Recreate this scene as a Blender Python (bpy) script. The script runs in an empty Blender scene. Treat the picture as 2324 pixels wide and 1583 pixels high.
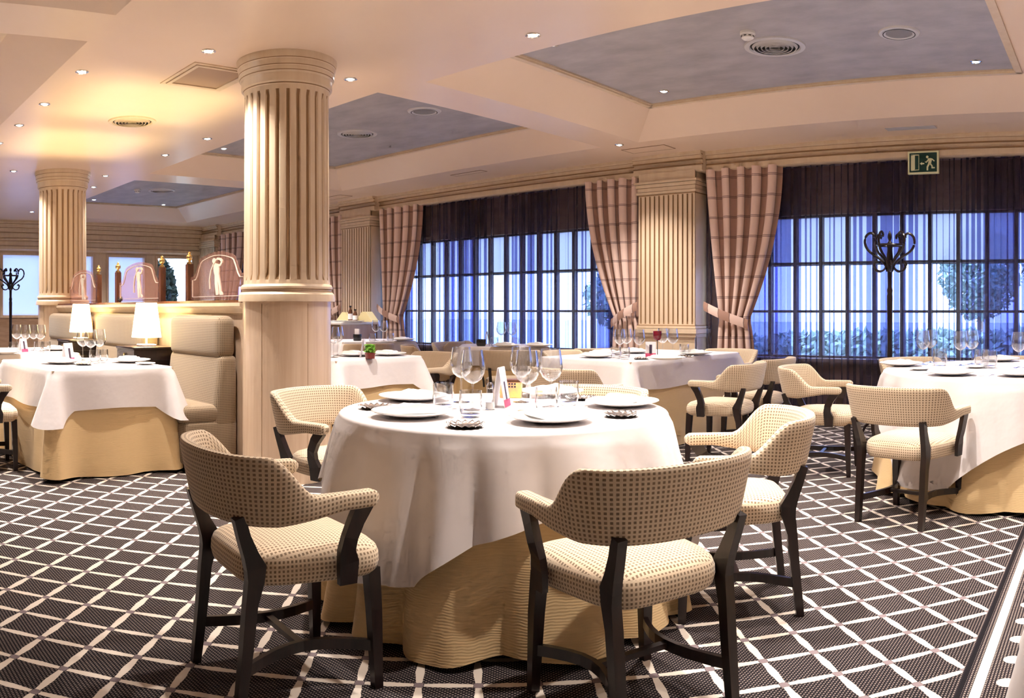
import bpy, bmesh, math, random
from math import sin, cos, pi, tan, atan2, hypot, radians, exp
from mathutils import Vector, Matrix
random.seed(7)
SC = bpy.context.scene
COL = SC.collection
# ------------------------------------------------------------------ camera
# The photograph is a stitched panorama (cylindrical): pixel x is an angle, pixel y a slope.
F, YH, H, NX = 1875.0, 702.0, 1.16, 2523.0      # pixels per radian, horizon row, eye height, column of the window-wall normal
cd = bpy.data.cameras.new('camera')
cd.type = 'PANO'
cd.panorama_type = 'CENTRAL_CYLINDRICAL'
cd.central_cylindrical_radius = 1.0
cd.central_cylindrical_range_u_min = -1162.0 / F
cd.central_cylindrical_range_u_max = 1162.0 / F
cd.central_cylindrical_range_v_min = -(1583.0 - YH) / F
cd.central_cylindrical_range_v_max = YH / F
cd.clip_start = 0.05
cam = bpy.data.objects.new('camera', cd); COL.objects.link(cam)
cam.location = (0, 0, H)
cam.rotation_euler = (pi / 2, 0, (NX - 1162.0) / F)
SC.camera = cam
# ------------------------------------------------------------------ world, exposure
w = bpy.data.worlds.new('sky'); SC.world = w; w.use_nodes = True
bg = w.node_tree.nodes['Background']
bg.inputs[0].default_value = (0.58, 0.72, 1.0, 1); bg.inputs[1].default_value = 3.6
SC.view_settings.view_transform = 'Standard'
SC.view_settings.look = 'None'
SC.view_settings.exposure = 1.3
SC.view_settings.gamma = 1.0
SC.view_settings.use_curve_mapping = False
SC.cycles.use_denoising = True
SC.cycles.max_bounces = 8
SC.cycles.diffuse_bounces = 4
SC.cycles.glossy_bounces = 2
SC.cycles.use_adaptive_sampling = True
SC.cycles.adaptive_threshold = 0.08
SC.cycles.adaptive_min_samples = 12
SC.cycles.transparent_max_bounces = 20
SC.cycles.caustics_reflective = False
SC.cycles.caustics_refractive = False
SC.cycles.sample_clamp_indirect = 6.0
SPOT_W, COFFER_W = 105.0, 115.0
LIGHT_COL = (1.0, 0.90, 0.83)

def pt(px, r):
    """point at pixel column px (an azimuth) and ground distance r"""
    a = (px - NX) / F
    return r * sin(a), r * cos(a)
def pix(px, py, z):
    a = (px - NX) / F; r = F * (H - z) / (py - YH)
    return r * sin(a), r * cos(a)

# ------------------------------------------------------------------ mesh helpers
class MB:
    def __init__(s): s.v = []; s.f = []; s.uv = {}; s.mi = {}
    def quad_grid(s, rows, closed_u=False, uvs=None, mi=0):
        n = len(rows[0]); b = len(s.v)
        for r in rows: s.v.extend(r)
        for i in range(len(rows) - 1):
            for j in range(n if closed_u else n - 1):
                k = (j + 1) % n
                fi = len(s.f)
                s.f.append((b + i * n + j, b + i * n + k, b + (i + 1) * n + k, b + (i + 1) * n + j))
                if mi: s.mi[fi] = mi
                if uvs:
                    kk = j + 1
                    s.uv[fi] = (uvs[i][j], uvs[i][kk], uvs[i + 1][kk], uvs[i + 1][j])
        return b
    def cap(s, idx, flip=False, uv=None):
        fi = len(s.f)
        s.f.append(tuple(reversed(idx)) if flip else tuple(idx))
        if uv: s.uv[fi] = tuple(reversed(uv)) if flip else tuple(uv)
    def box(s, x0, x1, y0, y1, z0, z1, mi=0):
        b = len(s.v)
        s.v += [(x0, y0, z0), (x1, y0, z0), (x1, y1, z0), (x0, y1, z0), (x0, y0, z1), (x1, y0, z1), (x1, y1, z1), (x0, y1, z1)]
        for q in ((0, 3, 2, 1), (4, 5, 6, 7), (0, 1, 5, 4), (1, 2, 6, 5), (2, 3, 7, 6), (3, 0, 4, 7)):
            if mi: s.mi[len(s.f)] = mi
            s.f.append(tuple(b + i for i in q))
        return s
    def lathe(s, prof, n=24, cx=0, cy=0, mis=None):
        b = len(s.v)
        for (r, z) in prof:
            for j in range(n):
                a = 2 * pi * j / n
                s.v.append((cx + r * cos(a), cy + r * sin(a), z))
        for i in range(len(prof) - 1):
            for j in range(n):
                k = (j + 1) % n
                if mis and mis[i]: s.mi[len(s.f)] = mis[i]
                s.f.append((b + i * n + j, b + i * n + k, b + (i + 1) * n + k, b + (i + 1) * n + j))
        return s
    def tube(s, path, rad, n=8, sec=None, caps=True, up=(0, 0, 1)):
        """sweep a circle (rad number or list) or a rectangle sec=(list of (a,b)) along a path"""
        P = [Vector(p) for p in path]; b = len(s.v); m = len(P)
        for i, p in enumerate(P):
            t = (P[min(i + 1, m - 1)] - P[max(i - 1, 0)]).normalized()
            u = Vector(up)
            if abs(t.dot(u)) > 0.97: u = Vector((1, 0, 0))
            sd = t.cross(u).normalized(); u2 = sd.cross(t).normalized()
            if sec:
                a, c = sec[i] if isinstance(sec, list) else sec
                ring = [(a, c), (-a, c), (-a, -c), (a, -c)]
            else:
                r = rad[i] if isinstance(rad, (list, tuple)) else rad
                ring = [(r * cos(2 * pi * j / n), r * sin(2 * pi * j / n)) for j in range(n)]
            for (a, c) in ring: s.v.append(tuple(p + sd * a + u2 * c))
        k = 4 if sec else n
        for i in range(m - 1):
            for j in range(k):
                q = (j + 1) % k
                s.f.append((b + i * k + j, b + i * k + q, b + (i + 1) * k + q, b + (i + 1) * k + j))
        if caps:
            s.f.append(tuple(b + j for j in reversed(range(k))))
            s.f.append(tuple(b + (m - 1) * k + j for j in range(k)))
        return s
    def prism(s, poly, axis, a0, a1, mi=0):
        """poly: list of 2d points; extruded along axis ('x','y','z') from a0 to a1"""
        b = len(s.v); n = len(poly)
        for a in (a0, a1):
            for (p, q) in poly:
                s.v.append({'x': (a, p, q), 'y': (p, a, q), 'z': (p, q, a)}[axis])
        for j in range(n):
            k = (j + 1) % n
            if mi: s.mi[len(s.f)] = mi
            s.f.append((b + j, b + k, b + n + k, b + n + j))
        s.f.append(tuple(b + j for j in reversed(range(n)))); s.f.append(tuple(b + n + j for j in range(n)))
        return s
    def mesh(s, name, smooth=False, angle=None, boxuv=False):
        me = bpy.data.meshes.new(name)
        me.from_pydata(s.v, [], s.f)
        if s.mi:
            for fi, mi in s.mi.items(): me.polygons[fi].material_index = mi
        if s.uv:
            ul = me.uv_layers.new(name='uv')
            for p in me.polygons:
                u = s.uv.get(p.index)
                if u:
                    for li, c in zip(p.loop_indices, u): ul.data[li].uv = c
        elif boxuv: box_uv(me)
        bm = bmesh.new(); bm.from_mesh(me)
        bmesh.ops.recalc_face_normals(bm, faces=bm.faces)
        if smooth:
            lim = angle if angle is not None else radians(40)
            for f in bm.faces: f.smooth = True
            for e in bm.edges:
                if len(e.link_faces) == 2 and e.calc_face_angle(0) > lim: e.smooth = False
        bm.to_mesh(me); bm.free()
        return me
def smooth_path(P, k=4):
    out = []
    for i in range(len(P) - 1):
        p0, p1, p2, p3 = P[max(i - 1, 0)], P[i], P[i + 1], P[min(i + 2, len(P) - 1)]
        for j in range(k):
            f = j / k
            out.append(tuple(.5 * (2 * b + (c - a) * f + (2 * a - 5 * b + 4 * c - d) * f * f + (3 * b - a - 3 * c + d) * f ** 3) for a, b, c, d in zip(p0, p1, p2, p3)))
    return out + [tuple(P[-1])]
def box_uv(me):
    me.calc_loop_triangles()
    ul = me.uv_layers.new(name='uv')
    for p in me.polygons:
        n = p.normal
        ax = max(range(3), key=lambda k: abs(n[k]))
        for li in p.loop_indices:
            c = me.vertices[me.loops[li].vertex_index].co
            ul.data[li].uv = (c.y, c.z) if ax == 0 else (c.x, c.z) if ax == 1 else (c.x, c.y)
def rounded(x0, x1, y0, y1, z0, z1, r=0.03, seg=3, name='m', boxuv=True, taper=None):
    me = bpy.data.meshes.new(name)
    bm = bmesh.new(); bmesh.ops.create_cube(bm, size=1)
    for v in bm.verts:
        v.co = Vector((x0 + (v.co.x + .5) * (x1 - x0), y0 + (v.co.y + .5) * (y1 - y0), z0 + (v.co.z + .5) * (z1 - z0)))
    if taper:
        for v in bm.verts: v.co = Vector(taper(v.co))
    bmesh.ops.bevel(bm, geom=bm.edges[:], offset=r, segments=seg, profile=.5, affect='EDGES')
    for f in bm.faces: f.smooth = True
    bm.to_mesh(me); bm.free()
    if boxuv: box_uv(me)
    return me
def put(name, me, m, parent=None, loc=None, rotz=None):
    o = bpy.data.objects.new(name, me); COL.objects.link(o)
    ms = m if isinstance(m, (list, tuple)) else [m]
    if len(me.materials) == 0:
        for x in ms: me.materials.append(x)
    if parent: o.parent = parent
    if loc: o.location = loc
    if rotz: o.rotation_euler = (0, 0, rotz)
    return o
def tag(o, label, cat, group=None, kind=None):
    o['label'] = label
    if cat: o['category'] = cat
    if group: o['group'] = group
    if kind: o['kind'] = kind
    return o
def struct(o, label=None):
    o['kind'] = 'structure'
    if label: o['label'] = label
    return o
def thing(name, label, cat, loc=(0, 0, 0), rotz=0, group=None):
    o = bpy.data.objects.new(name, None); COL.objects.link(o)
    o.location = loc; o.rotation_euler = (0, 0, rotz); o.empty_display_size = .1
    return tag(o, label, cat, group)
def copy_tree(o, parent=None):
    c = o.copy(); COL.objects.link(c); c.parent = parent
    for ch in list(o.children): copy_tree(ch, c)
    return c
ORD = ['leftmost', 'second from the left', 'third from the left', 'fourth from the left', 'fifth from the left', 'sixth from the left', 'seventh from the left', 'eighth from the left', 'ninth from the left']
def ordn(i, n):
    if n == 1: return ''
    if n == 2: return ', the ' + ('left' if i == 0 else 'right') + ' one'
    if i == n - 1: return ', rightmost'
    return ', ' + ORD[i]

# ------------------------------------------------------------------ materials
def new_mat(name):
    m = bpy.data.materials.new(name); m.use_nodes = True
    return m, m.node_tree, m.node_tree.nodes['Principled BSDF']
def mat(name, col, rough=.5, metal=0., spec=.5, coat=0., sheen=0.):
    m, nt, b = new_mat(name)
    b.inputs['Base Color'].default_value = (*col, 1); b.inputs['Roughness'].default_value = rough
    b.inputs['Metallic'].default_value = metal; b.inputs['Specular IOR Level'].default_value = spec
    b.inputs['Coat Weight'].default_value = coat; b.inputs['Sheen Weight'].default_value = sheen
    return m
class NT:
    """tiny expression builder for shader maths"""
    def __init__(s, nt): s.nt = nt
    def m(s, op, a, b=None, c=None):
        n = s.nt.nodes.new('ShaderNodeMath'); n.operation = op
        for i, x in enumerate((a, b, c)):
            if x is None: continue
            if isinstance(x, (int, float)): n.inputs[i].default_value = x
            else: s.nt.links.new(x, n.inputs[i])
        return n.outputs[0]
    def tri(s, x):      # distance to the nearest integer, 0..0.5
        return s.m('ABSOLUTE', s.m('SUBTRACT', s.m('FRACT', s.m('ADD', x, .5)), .5))
    def lt(s, a, b): return s.m('LESS_THAN', a, b)
    def gt(s, a, b): return s.m('GREATER_THAN', a, b)
    def mix(s, fac, a, b):
        n = s.nt.nodes.new('ShaderNodeMix'); n.data_type = 'RGBA'
        for k, x in ((0, fac), (6, a), (7, b)):
            if isinstance(x, (int, float)): n.inputs[k].default_value = x
            elif isinstance(x, tuple): n.inputs[k].default_value = (*x, 1) if len(x) == 3 else x
            else: s.nt.links.new(x, n.inputs[k])
        return n.outputs[2]
    def coord(s, which='Object'):
        n = s.nt.nodes.new('ShaderNodeTexCoord'); return n.outputs[which]
    def sep(s, v):
        n = s.nt.nodes.new('ShaderNodeSeparateXYZ'); s.nt.links.new(v, n.inputs[0]); return n.outputs
    def noise(s, v, scale, detail=3, rough=.6, stretch=None):
        n = s.nt.nodes.new('ShaderNodeTexNoise'); n.inputs['Scale'].default_value = scale
        n.inputs['Detail'].default_value = detail; n.inputs['Roughness'].default_value = rough
        if stretch:
            mp = s.nt.nodes.new('ShaderNodeMapping'); mp.inputs['Scale'].default_value = stretch
            s.nt.links.new(v, mp.inputs[0]); v = mp.outputs[0]
        s.nt.links.new(v, n.inputs['Vector'])
        return n.outputs['Fac']
    def ramp(s, x, lo, hi):
        n = s.nt.nodes.new('ShaderNodeMapRange'); n.inputs[1].default_value = lo; n.inputs[2].default_value = hi
        s.nt.links.new(x, n.inputs[0]); return n.outputs[0]
    def bump(s, h, strength, dist, bsdf):
        n = s.nt.nodes.new('ShaderNodeBump'); n.inputs['Strength'].default_value = strength; n.inputs['Distance'].default_value = dist
        s.nt.links.new(h, n.inputs['Height']); s.nt.links.new(n.outputs[0], bsdf.inputs['Normal'])
def noisy(name, c1, c2, scale, rough=.5, stretch=None, lo=.35, hi=.65, bump=0, spec=.5, coord='Object', coat=0.):
    m, nt, b = new_mat(name); e = NT(nt)
    f = e.noise(e.coord(coord), scale, 4, .6, stretch)
    nt.links.new(e.mix(e.ramp(f, lo, hi), c1, c2), b.inputs['Base Color'])
    b.inputs['Roughness'].default_value = rough; b.inputs['Specular IOR Level'].default_value = spec
    b.inputs['Coat Weight'].default_value = coat
    if bump: e.bump(f, bump, .01, b)
    return m
M = {}
M['plaster'] = noisy('cream_plaster', (.82, .64, .50), (.85, .67, .53), 1.2, .32, spec=.45)
M['slate'] = noisy('grey_blue_stucco', (.33, .315, .34), (.47, .445, .47), 2.6, .55, stretch=(1, 1.6, 1), lo=.3, hi=.7)
M['cream'] = noisy('antique_cream_paint', (.68, .53, .37), (.74, .60, .43), 3, .35, stretch=(4, 4, .5), spec=.4)
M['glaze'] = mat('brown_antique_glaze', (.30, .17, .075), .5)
M['veneer'] = noisy('pale_wood_veneer', (.63, .46, .32), (.70, .54, .39), 6, .3, stretch=(6, 6, .3), spec=.4, coat=.15)
M['dado'] = noisy('brown_wood_panel', (.33, .20, .12), (.42, .27, .17), 4, .4, stretch=(1, 1, 5))
M['darkwood'] = noisy('dark_mahogany', (.006, .003, .003), (.018, .007, .006), 5, .28, stretch=(8, 8, 1), spec=.5)
M['wood'] = noisy('reddish_brown_wood', (.10, .035, .015), (.16, .06, .025), 6, .35, stretch=(8, 8, 1))
M['brass'] = mat('polished_brass', (.83, .60, .24), .25, 1.)
M['chrome'] = mat('chrome', (.85, .85, .86), .15, 1.)
M['silver'] = mat('pierced_silver', (.72, .68, .66), .22, 1.)
M['white'] = mat('white_porcelain', (.90, .89, .87), .15, spec=.5)
M['napkin'] = mat('white_napkin_linen', (.88, .86, .84), .85, sheen=.2)
M['yellow_napkin'] = mat('pale_yellow_napkin', (.80, .70, .38), .85)
M['iron'] = mat('black_iron', (.012, .010, .014), .35)
M['black'] = mat('black_glaze', (.01, .01, .011), .2)
M['whitepaint'] = mat('white_paint', (.80, .78, .76), .4)
M['grille'] = mat('grey_white_grille', (.55, .54, .56), .4)
M['duct'] = mat('dark_duct', (.02, .018, .016), .7)
M['mullion'] = mat('blue_grey_window_frame', (.035, .04, .075), .4)
M['greens'] = noisy('garden_leaves', (.05, .12, .05), (.12, .22, .10), 8, .7)
M['darkgreens'] = noisy('dark_shrub_leaves', (.006, .014, .010), (.014, .03, .02), 8, .8)
M['green_pale'] = noisy('pale_garden_leaves', (.26, .38, .32), (.36, .48, .42), 5, .7)
M['lawn'] = noisy('lawn', (.46, .55, .46), (.54, .62, .52), 2, .9)
M['plantgreen'] = noisy('bright_green_leaves', (.10, .32, .02), (.22, .50, .05), 40, .5)
M['terracotta'] = mat('dark_red_pot', (.20, .035, .03), .3)
M['redglass'] = mat('dark_red_glass', (.20, .004, .02), .12)
M['pink'] = mat('pink_card', (.85, .55, .58), .5)
M['card'] = mat('white_card', (.88, .84, .86), .5)
M['magenta'] = mat('dark_pink_print', (.62, .07, .17), .5)
M['ink'] = mat('dark_ink_print', (.05, .03, .06), .5)
M['peach_label'] = noisy('peach_yellow_label', (.80, .42, .24), (.85, .68, .20), 18, .5)
M['signgreen'] = mat('dark_green_sign', (.003, .045, .035), .35)
M['signcream'] = mat('luminescent_cream_sign', (.78, .80, .52), .5)
M['etch'] = mat('etched_white_glass', (.85, .80, .70), .7)
M['building'] = mat('pale_building_wall', (.62, .62, .60), .9)

def cloth_mat(name, c, crease=None, ripple=0):
    m, nt, b = new_mat(name); e = NT(nt)
    co = e.coord('Object')
    f = e.noise(co, 7, 3, .5)
    nt.links.new(e.mix(e.ramp(f, .3, .7), tuple(x * .97 for x in c), c), b.inputs['Base Color'])
    b.inputs['Roughness'].default_value = .8; b.inputs['Sheen Weight'].default_value = .15; b.inputs['Specular IOR Level'].default_value = .2
    if ripple:
        z = e.sep(co)[2]
        wv = e.m('SINE', e.m('ADD', e.m('MULTIPLY', z, 700.), e.m('MULTIPLY', f, 30.)))
        e.bump(e.m('ADD', e.m('MULTIPLY', wv, .25), f), ripple, .006, b)
    else: e.bump(f, .25, .02, b)
    return m
M['linen'] = cloth_mat('white_table_linen', (.76, .71, .70))
M['skirt'] = cloth_mat('cream_crepe_skirt', (.82, .60, .32), ripple=.16)

def fabric_dots(name, base, dark, per=.0135, sx=.27, sy=.30):
    m, nt, b = new_mat(name); e = NT(nt)
    u = e.sep(e.coord('UV'))
    a = e.m('DIVIDE', u[0], per); c = e.m('DIVIDE', u[1], per)
    dot = e.m('MULTIPLY', e.lt(e.tri(a), sx), e.lt(e.tri(c), sy))
    col = e.mix(e.m('MULTIPLY', dot, .82), base, dark)
    nt.links.new(col, b.inputs['Base Color'])
    b.inputs['Roughness'].default_value = .85; b.inputs['Sheen Weight'].default_value = .2; b.inputs['Specular IOR Level'].default_value = .2
    e.bump(dot, -.3, .004, b)
    return m
M['chairfab'] = fabric_dots('cream_fabric_with_brown_dots', (.74, .60, .43), (.17, .10, .05), .0135, .25, .27)
M['benchfab'] = fabric_dots('taupe_checked_fabric', (.31, .235, .155), (.10, .068, .045), .0125, .3, .25)

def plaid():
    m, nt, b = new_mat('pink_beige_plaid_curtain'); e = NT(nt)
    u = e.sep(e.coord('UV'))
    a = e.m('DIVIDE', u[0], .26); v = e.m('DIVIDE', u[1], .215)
    band = e.lt(e.tri(a), .23)  # tan bands fall in the pleat recesses: fold shade put into the colour
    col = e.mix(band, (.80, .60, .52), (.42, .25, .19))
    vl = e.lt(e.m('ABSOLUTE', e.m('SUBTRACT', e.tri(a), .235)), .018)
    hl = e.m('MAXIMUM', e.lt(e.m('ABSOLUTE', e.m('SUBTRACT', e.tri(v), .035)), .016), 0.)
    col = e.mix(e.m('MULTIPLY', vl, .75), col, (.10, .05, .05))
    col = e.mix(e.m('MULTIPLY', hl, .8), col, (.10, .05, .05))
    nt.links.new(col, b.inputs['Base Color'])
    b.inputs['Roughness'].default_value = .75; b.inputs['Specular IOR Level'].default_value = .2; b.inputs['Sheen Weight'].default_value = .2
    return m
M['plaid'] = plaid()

def sheer(name, col, alpha, trans_col):
    m, nt, b = new_mat(name); nt.nodes.remove(b)
    out = nt.nodes['Material Output']
    tr = nt.nodes.new('ShaderNodeBsdfTransparent'); tr.inputs[0].default_value = (*trans_col, 1)
    df = nt.nodes.new('ShaderNodeBsdfDiffuse'); df.inputs[0].default_value = (*col, 1)
    tl = nt.nodes.new('ShaderNodeBsdfTranslucent'); tl.inputs[0].default_value = (*col, 1)
    m1 = nt.nodes.new('ShaderNodeMixShader'); m1.inputs[0].default_value = .5
    m2 = nt.nodes.new('ShaderNodeMixShader'); m2.inputs[0].default_value = alpha
    nt.links.new(df.outputs[0], m1.inputs[1]); nt.links.new(tl.outputs[0], m1.inputs[2])
    nt.links.new(tr.outputs[0], m2.inputs[1]); nt.links.new(m1.outputs[0], m2.inputs[2])
    nt.links.new(m2.outputs[0], out.inputs[0])
    return m
M['sheer'] = sheer('navy_sheer_voile', (.21, .155, .125), .36, (.66, .70, 1.0))
M['blind'] = sheer('pale_roller_blind_mesh', (.90, .88, .84), .74, (.95, .95, .95))
M['frosted'] = sheer('frosted_glass', (.66, .70, .92), .93, (.85, .9, 1.))
def thin_glass(name, tint=(1, 1, 1), refl=1.0, rough=.02):
    m, nt, b = new_mat(name); nt.nodes.remove(b)
    out = nt.nodes['Material Output']
    tr = nt.nodes.new('ShaderNodeBsdfTransparent'); tr.inputs[0].default_value = (*tint, 1)
    gl = nt.nodes.new('ShaderNodeBsdfGlossy'); gl.inputs['Roughness'].default_value = rough
    fr = nt.nodes.new('ShaderNodeLayerWeight'); fr.inputs[0].default_value = .5      # Schlick reflectance, the same from both sides
    e = NT(nt)
    mx = nt.nodes.new('ShaderNodeMixShader')
    nt.links.new(e.m('MINIMUM', e.m('ADD', .045 * refl, e.m('MULTIPLY', e.m('POWER', fr.outputs['Facing'], 3.), .9 * refl)), .95), mx.inputs[0])
    nt.links.new(tr.outputs[0], mx.inputs[1]); nt.links.new(gl.outputs[0], mx.inputs[2]); nt.links.new(mx.outputs[0], out.inputs[0])
    return m
M['pane'] = thin_glass('window_glass', (.93, .96, 1.), .6)
M['glass'] = thin_glass('clear_drinking_glass', (.955, .96, .97), 1.9, .02)
M['pinkglass'] = sheer('rose_tinted_glass', (.62, .40, .33), .24, (.92, .80, .76))
def emit(name, col, st):
    m, nt, b = new_mat(name)
    b.inputs['Base Color'].default_value = (.8, .8, .8, 1)
    b.inputs['Emission Color'].default_value = (*col, 1); b.inputs['Emission Strength'].default_value = st
    return m
M['bulb'] = emit('lit_bulb', (.86, .95, 1.0), 30.0)
def shade_mat():
    m, nt, b = new_mat('lit_lamp_shade'); nt.nodes.remove(b)
    tl = nt.nodes.new('ShaderNodeBsdfTranslucent'); tl.inputs[0].default_value = (.95, .88, .70, 1)
    em = nt.nodes.new('ShaderNodeEmission'); em.inputs[0].default_value = (1.0, .90, .62, 1); em.inputs[1].default_value = .5
    ad = nt.nodes.new('ShaderNodeAddShader'); nt.links.new(tl.outputs[0], ad.inputs[0]); nt.links.new(em.outputs[0], ad.inputs[1])
    nt.links.new(ad.outputs[0], nt.nodes['Material Output'].inputs[0]); return m
M['shade'] = shade_mat()

def carpet():
    m, nt, b = new_mat('lattice_carpet'); e = NT(nt)
    s = e.sep(e.coord('Object')); x, y = s[0], s[1]
    C = .18435
    p = e.m('SUBTRACT', e.m('MULTIPLY', e.m('ADD', x, y), .70711), 1.3387)
    q = e.m('SUBTRACT', e.m('MULTIPLY', e.m('SUBTRACT', y, x), .70711), 2.5497)
    wob = e.m('MULTIPLY', e.m('SUBTRACT', e.noise(e.coord('Object'), 60, 2), .5), .035)
    tp = e.m('ADD', e.tri(e.m('DIVIDE', p, C)), wob); tq = e.m('ADD', e.tri(e.m('DIVIDE', q, C)), wob)
    # lines taper towards the knots and stop short of them
    lp = e.m('MULTIPLY', e.lt(tp, e.m('ADD', .045, e.m('MULTIPLY', tq, .075))), e.gt(tq, .085))
    lq = e.m('MULTIPLY', e.lt(tq, e.m('ADD', .045, e.m('MULTIPLY', tp, .075))), e.gt(tp, .085))
    line = e.m('MAXIMUM', lp, lq)
    knot = e.m('MULTIPLY', e.lt(tp, .075), e.lt(tq, .075))
    per = .0108
    dot = e.m('MULTIPLY', e.lt(e.tri(e.m('DIVIDE', x, per)), .24), e.lt(e.tri(e.m('DIVIDE', y, per * 1.15)), .27))
    field = e.mix(e.m('MULTIPLY', dot, .62), (.012, .010, .013), (.40, .32, .28))
    cream = (.74, .66, .57)
    col = e.mix(knot, field, (.24, .19, .20))
    col = e.mix(line, col, cream)
    # border along the walkway
    dist = e.m('ADD', x, .41)
    inb = e.gt(x, -.475)
    bcol = e.mix(e.m('MULTIPLY', dot, .75), (.02, .016, .02), (.45, .37, .32))
    bcol = e.mix(e.lt(e.m('ABSOLUTE', e.m('ADD', x, .460)), .008), bcol, (.012, .010, .012))
    bcol = e.mix(e.lt(e.m('ABSOLUTE', dist), .017), bcol, cream)
    # leaf motif on the walkway
    lx = e.m('DIVIDE', e.m('ADD', x, .325), .034); ly = e.m('MULTIPLY', e.tri(e.m('DIVIDE', y, .17)), 5.6)
    leaf = e.lt(e.m('ADD', e.m('MULTIPLY', lx, lx), e.m('MULTIPLY', ly, ly)), 1.)
    bcol = e.mix(leaf, bcol, cream)
    fx = e.m('MULTIPLY', e.gt(x, -.27), e.lt(e.tri(e.m('DIVIDE', e.noise(e.coord('Object'), 14, 2), .12)), .10))
    bcol = e.mix(fx, bcol, (.55, .48, .44))
    col = e.mix(inb, col, bcol)
    nt.links.new(col, b.inputs['Base Color'])
    b.inputs['Roughness'].default_value = .95; b.inputs['Specular IOR Level'].default_value = .1
    e.bump(e.m('ADD', line, e.m('MULTIPLY', dot, .5)), .4, .004, b)
    return m
M['carpet'] = carpet()

# ------------------------------------------------------------------ the room
SOF, TRAY = 2.875, 3.12            # ceiling soffit and tray heights
X0, X1, Y0, Y1 = -15.6, 2.6, -3.4, 8.15
mb = MB(); mb.box(X0 - .2, X1 + .2, Y0 - .2, Y1 + .2, -.1, 0)
struct(put('floor', mb.mesh('floor'), M['carpet']), 'black carpet with a cream diagonal lattice')
COFF = [(-4.6, -.35, 4.2, 7.13), (-9.6, -5.07, 4.12, 7.13), (-14.7, -10.15, 4.15, 7.13),
        (-9.5, -5.0, -1.25, 1.72), (-4.5, -.3, -1.25, 1.72), (-14.6, -10.1, -1.25, 1.72)]
SP = .41
xs = sorted({X0 - .2, X1 + .2} | {c[0] for c in COFF} | {c[1] for c in COFF}); ys = sorted({Y0 - .2, Y1 + .2} | {c[2] for c in COFF} | {c[3] for c in COFF})
mb = MB()
for i in range(len(xs) - 1):
    for j in range(len(ys) - 1):
        cx, cy = (xs[i] + xs[i + 1]) / 2, (ys[j] + ys[j + 1]) / 2
        if not any(c[0] < cx < c[1] and c[2] < cy < c[3] for c in COFF):
            b = len(mb.v); mb.v += [(xs[i], ys[j], SOF), (xs[i], ys[j + 1], SOF), (xs[i + 1], ys[j + 1], SOF), (xs[i + 1], ys[j], SOF)]
            mb.f.append((b, b + 1, b + 2, b + 3))
ceil_o = struct(put('ceiling', mb.mesh('ceiling'), M['plaster']), 'cream ceiling with raised grey trays')
for (a, b_, c, d) in COFF:
    mb = MB()
    lo = [(a, c, SOF), (b_, c, SOF), (b_, d, SOF), (a, d, SOF)]
    hi = [(a + SP, c + SP, TRAY), (b_ - SP, c + SP, TRAY), (b_ - SP, d - SP, TRAY), (a + SP, d - SP, TRAY)]
    mb.quad_grid([lo, hi], True)
    put('sloped_side', mb.mesh('sloped_side'), M['plaster'], ceil_o)
    mb = MB(); mb.box(a + SP - .02, b_ - SP + .02, c + SP - .02, d - SP + .02, TRAY, TRAY + .05)
    put('tray_panel', mb.mesh('tray_panel'), M['slate'], ceil_o)
    mb = MB()                                        # stepped moulding round the tray
    x0, x1, y0, y1 = a + SP, b_ - SP, c + SP, d - SP
    for k, (o, z0, z1) in enumerate(((.035, TRAY - .015, TRAY), (.02, TRAY - .03, TRAY - .015))):
        mb.box(x0 - .03, x1 + .03, y0 - .03, y0 + o, z0, z1); mb.box(x0 - .03, x1 + .03, y1 - o, y1 + .03, z0, z1)
        mb.box(x0 - .03, x0 + o, y0, y1, z0, z1); mb.box(x1 - o, x1 + .03, y0, y1, z0, z1)
    put('tray_moulding', mb.mesh('tray_moulding'), M['cream'], ceil_o)

# walls: the window wall is pierced by three windows
WIN = [(-15.0, -10.75), (-9.72, -5.12), (-4.2, 1.7)]
SILL, TRANS1, TRANS2, HEAD = .65, 1.14, 1.65, 2.16
mb = MB()
mb.box(X0, X1, Y1, Y1 + .25, 0, SILL); mb.box(X0, X1, Y1, Y1 + .25, HEAD, SOF)
edges = [X0] + [e for wn in WIN for e in wn] + [X1]
for i in range(0, len(edges), 2): mb.box(edges[i], edges[i + 1], Y1, Y1 + .25, SILL, HEAD)
struct(put('wall_window', mb.mesh('wall'), M['dado']), 'wall with tall curtained windows')
mb = MB(); mb.box(X1, X1 + .2, Y0, Y1, 0, SOF); struct(put('wall_right', mb.mesh('wall'), M['cream']))
mb = MB(); mb.box(X0, X1, Y0 - .2, Y0, 0, SOF); struct(put('wall_back', mb.mesh('wall'), M['cream']))
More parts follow.
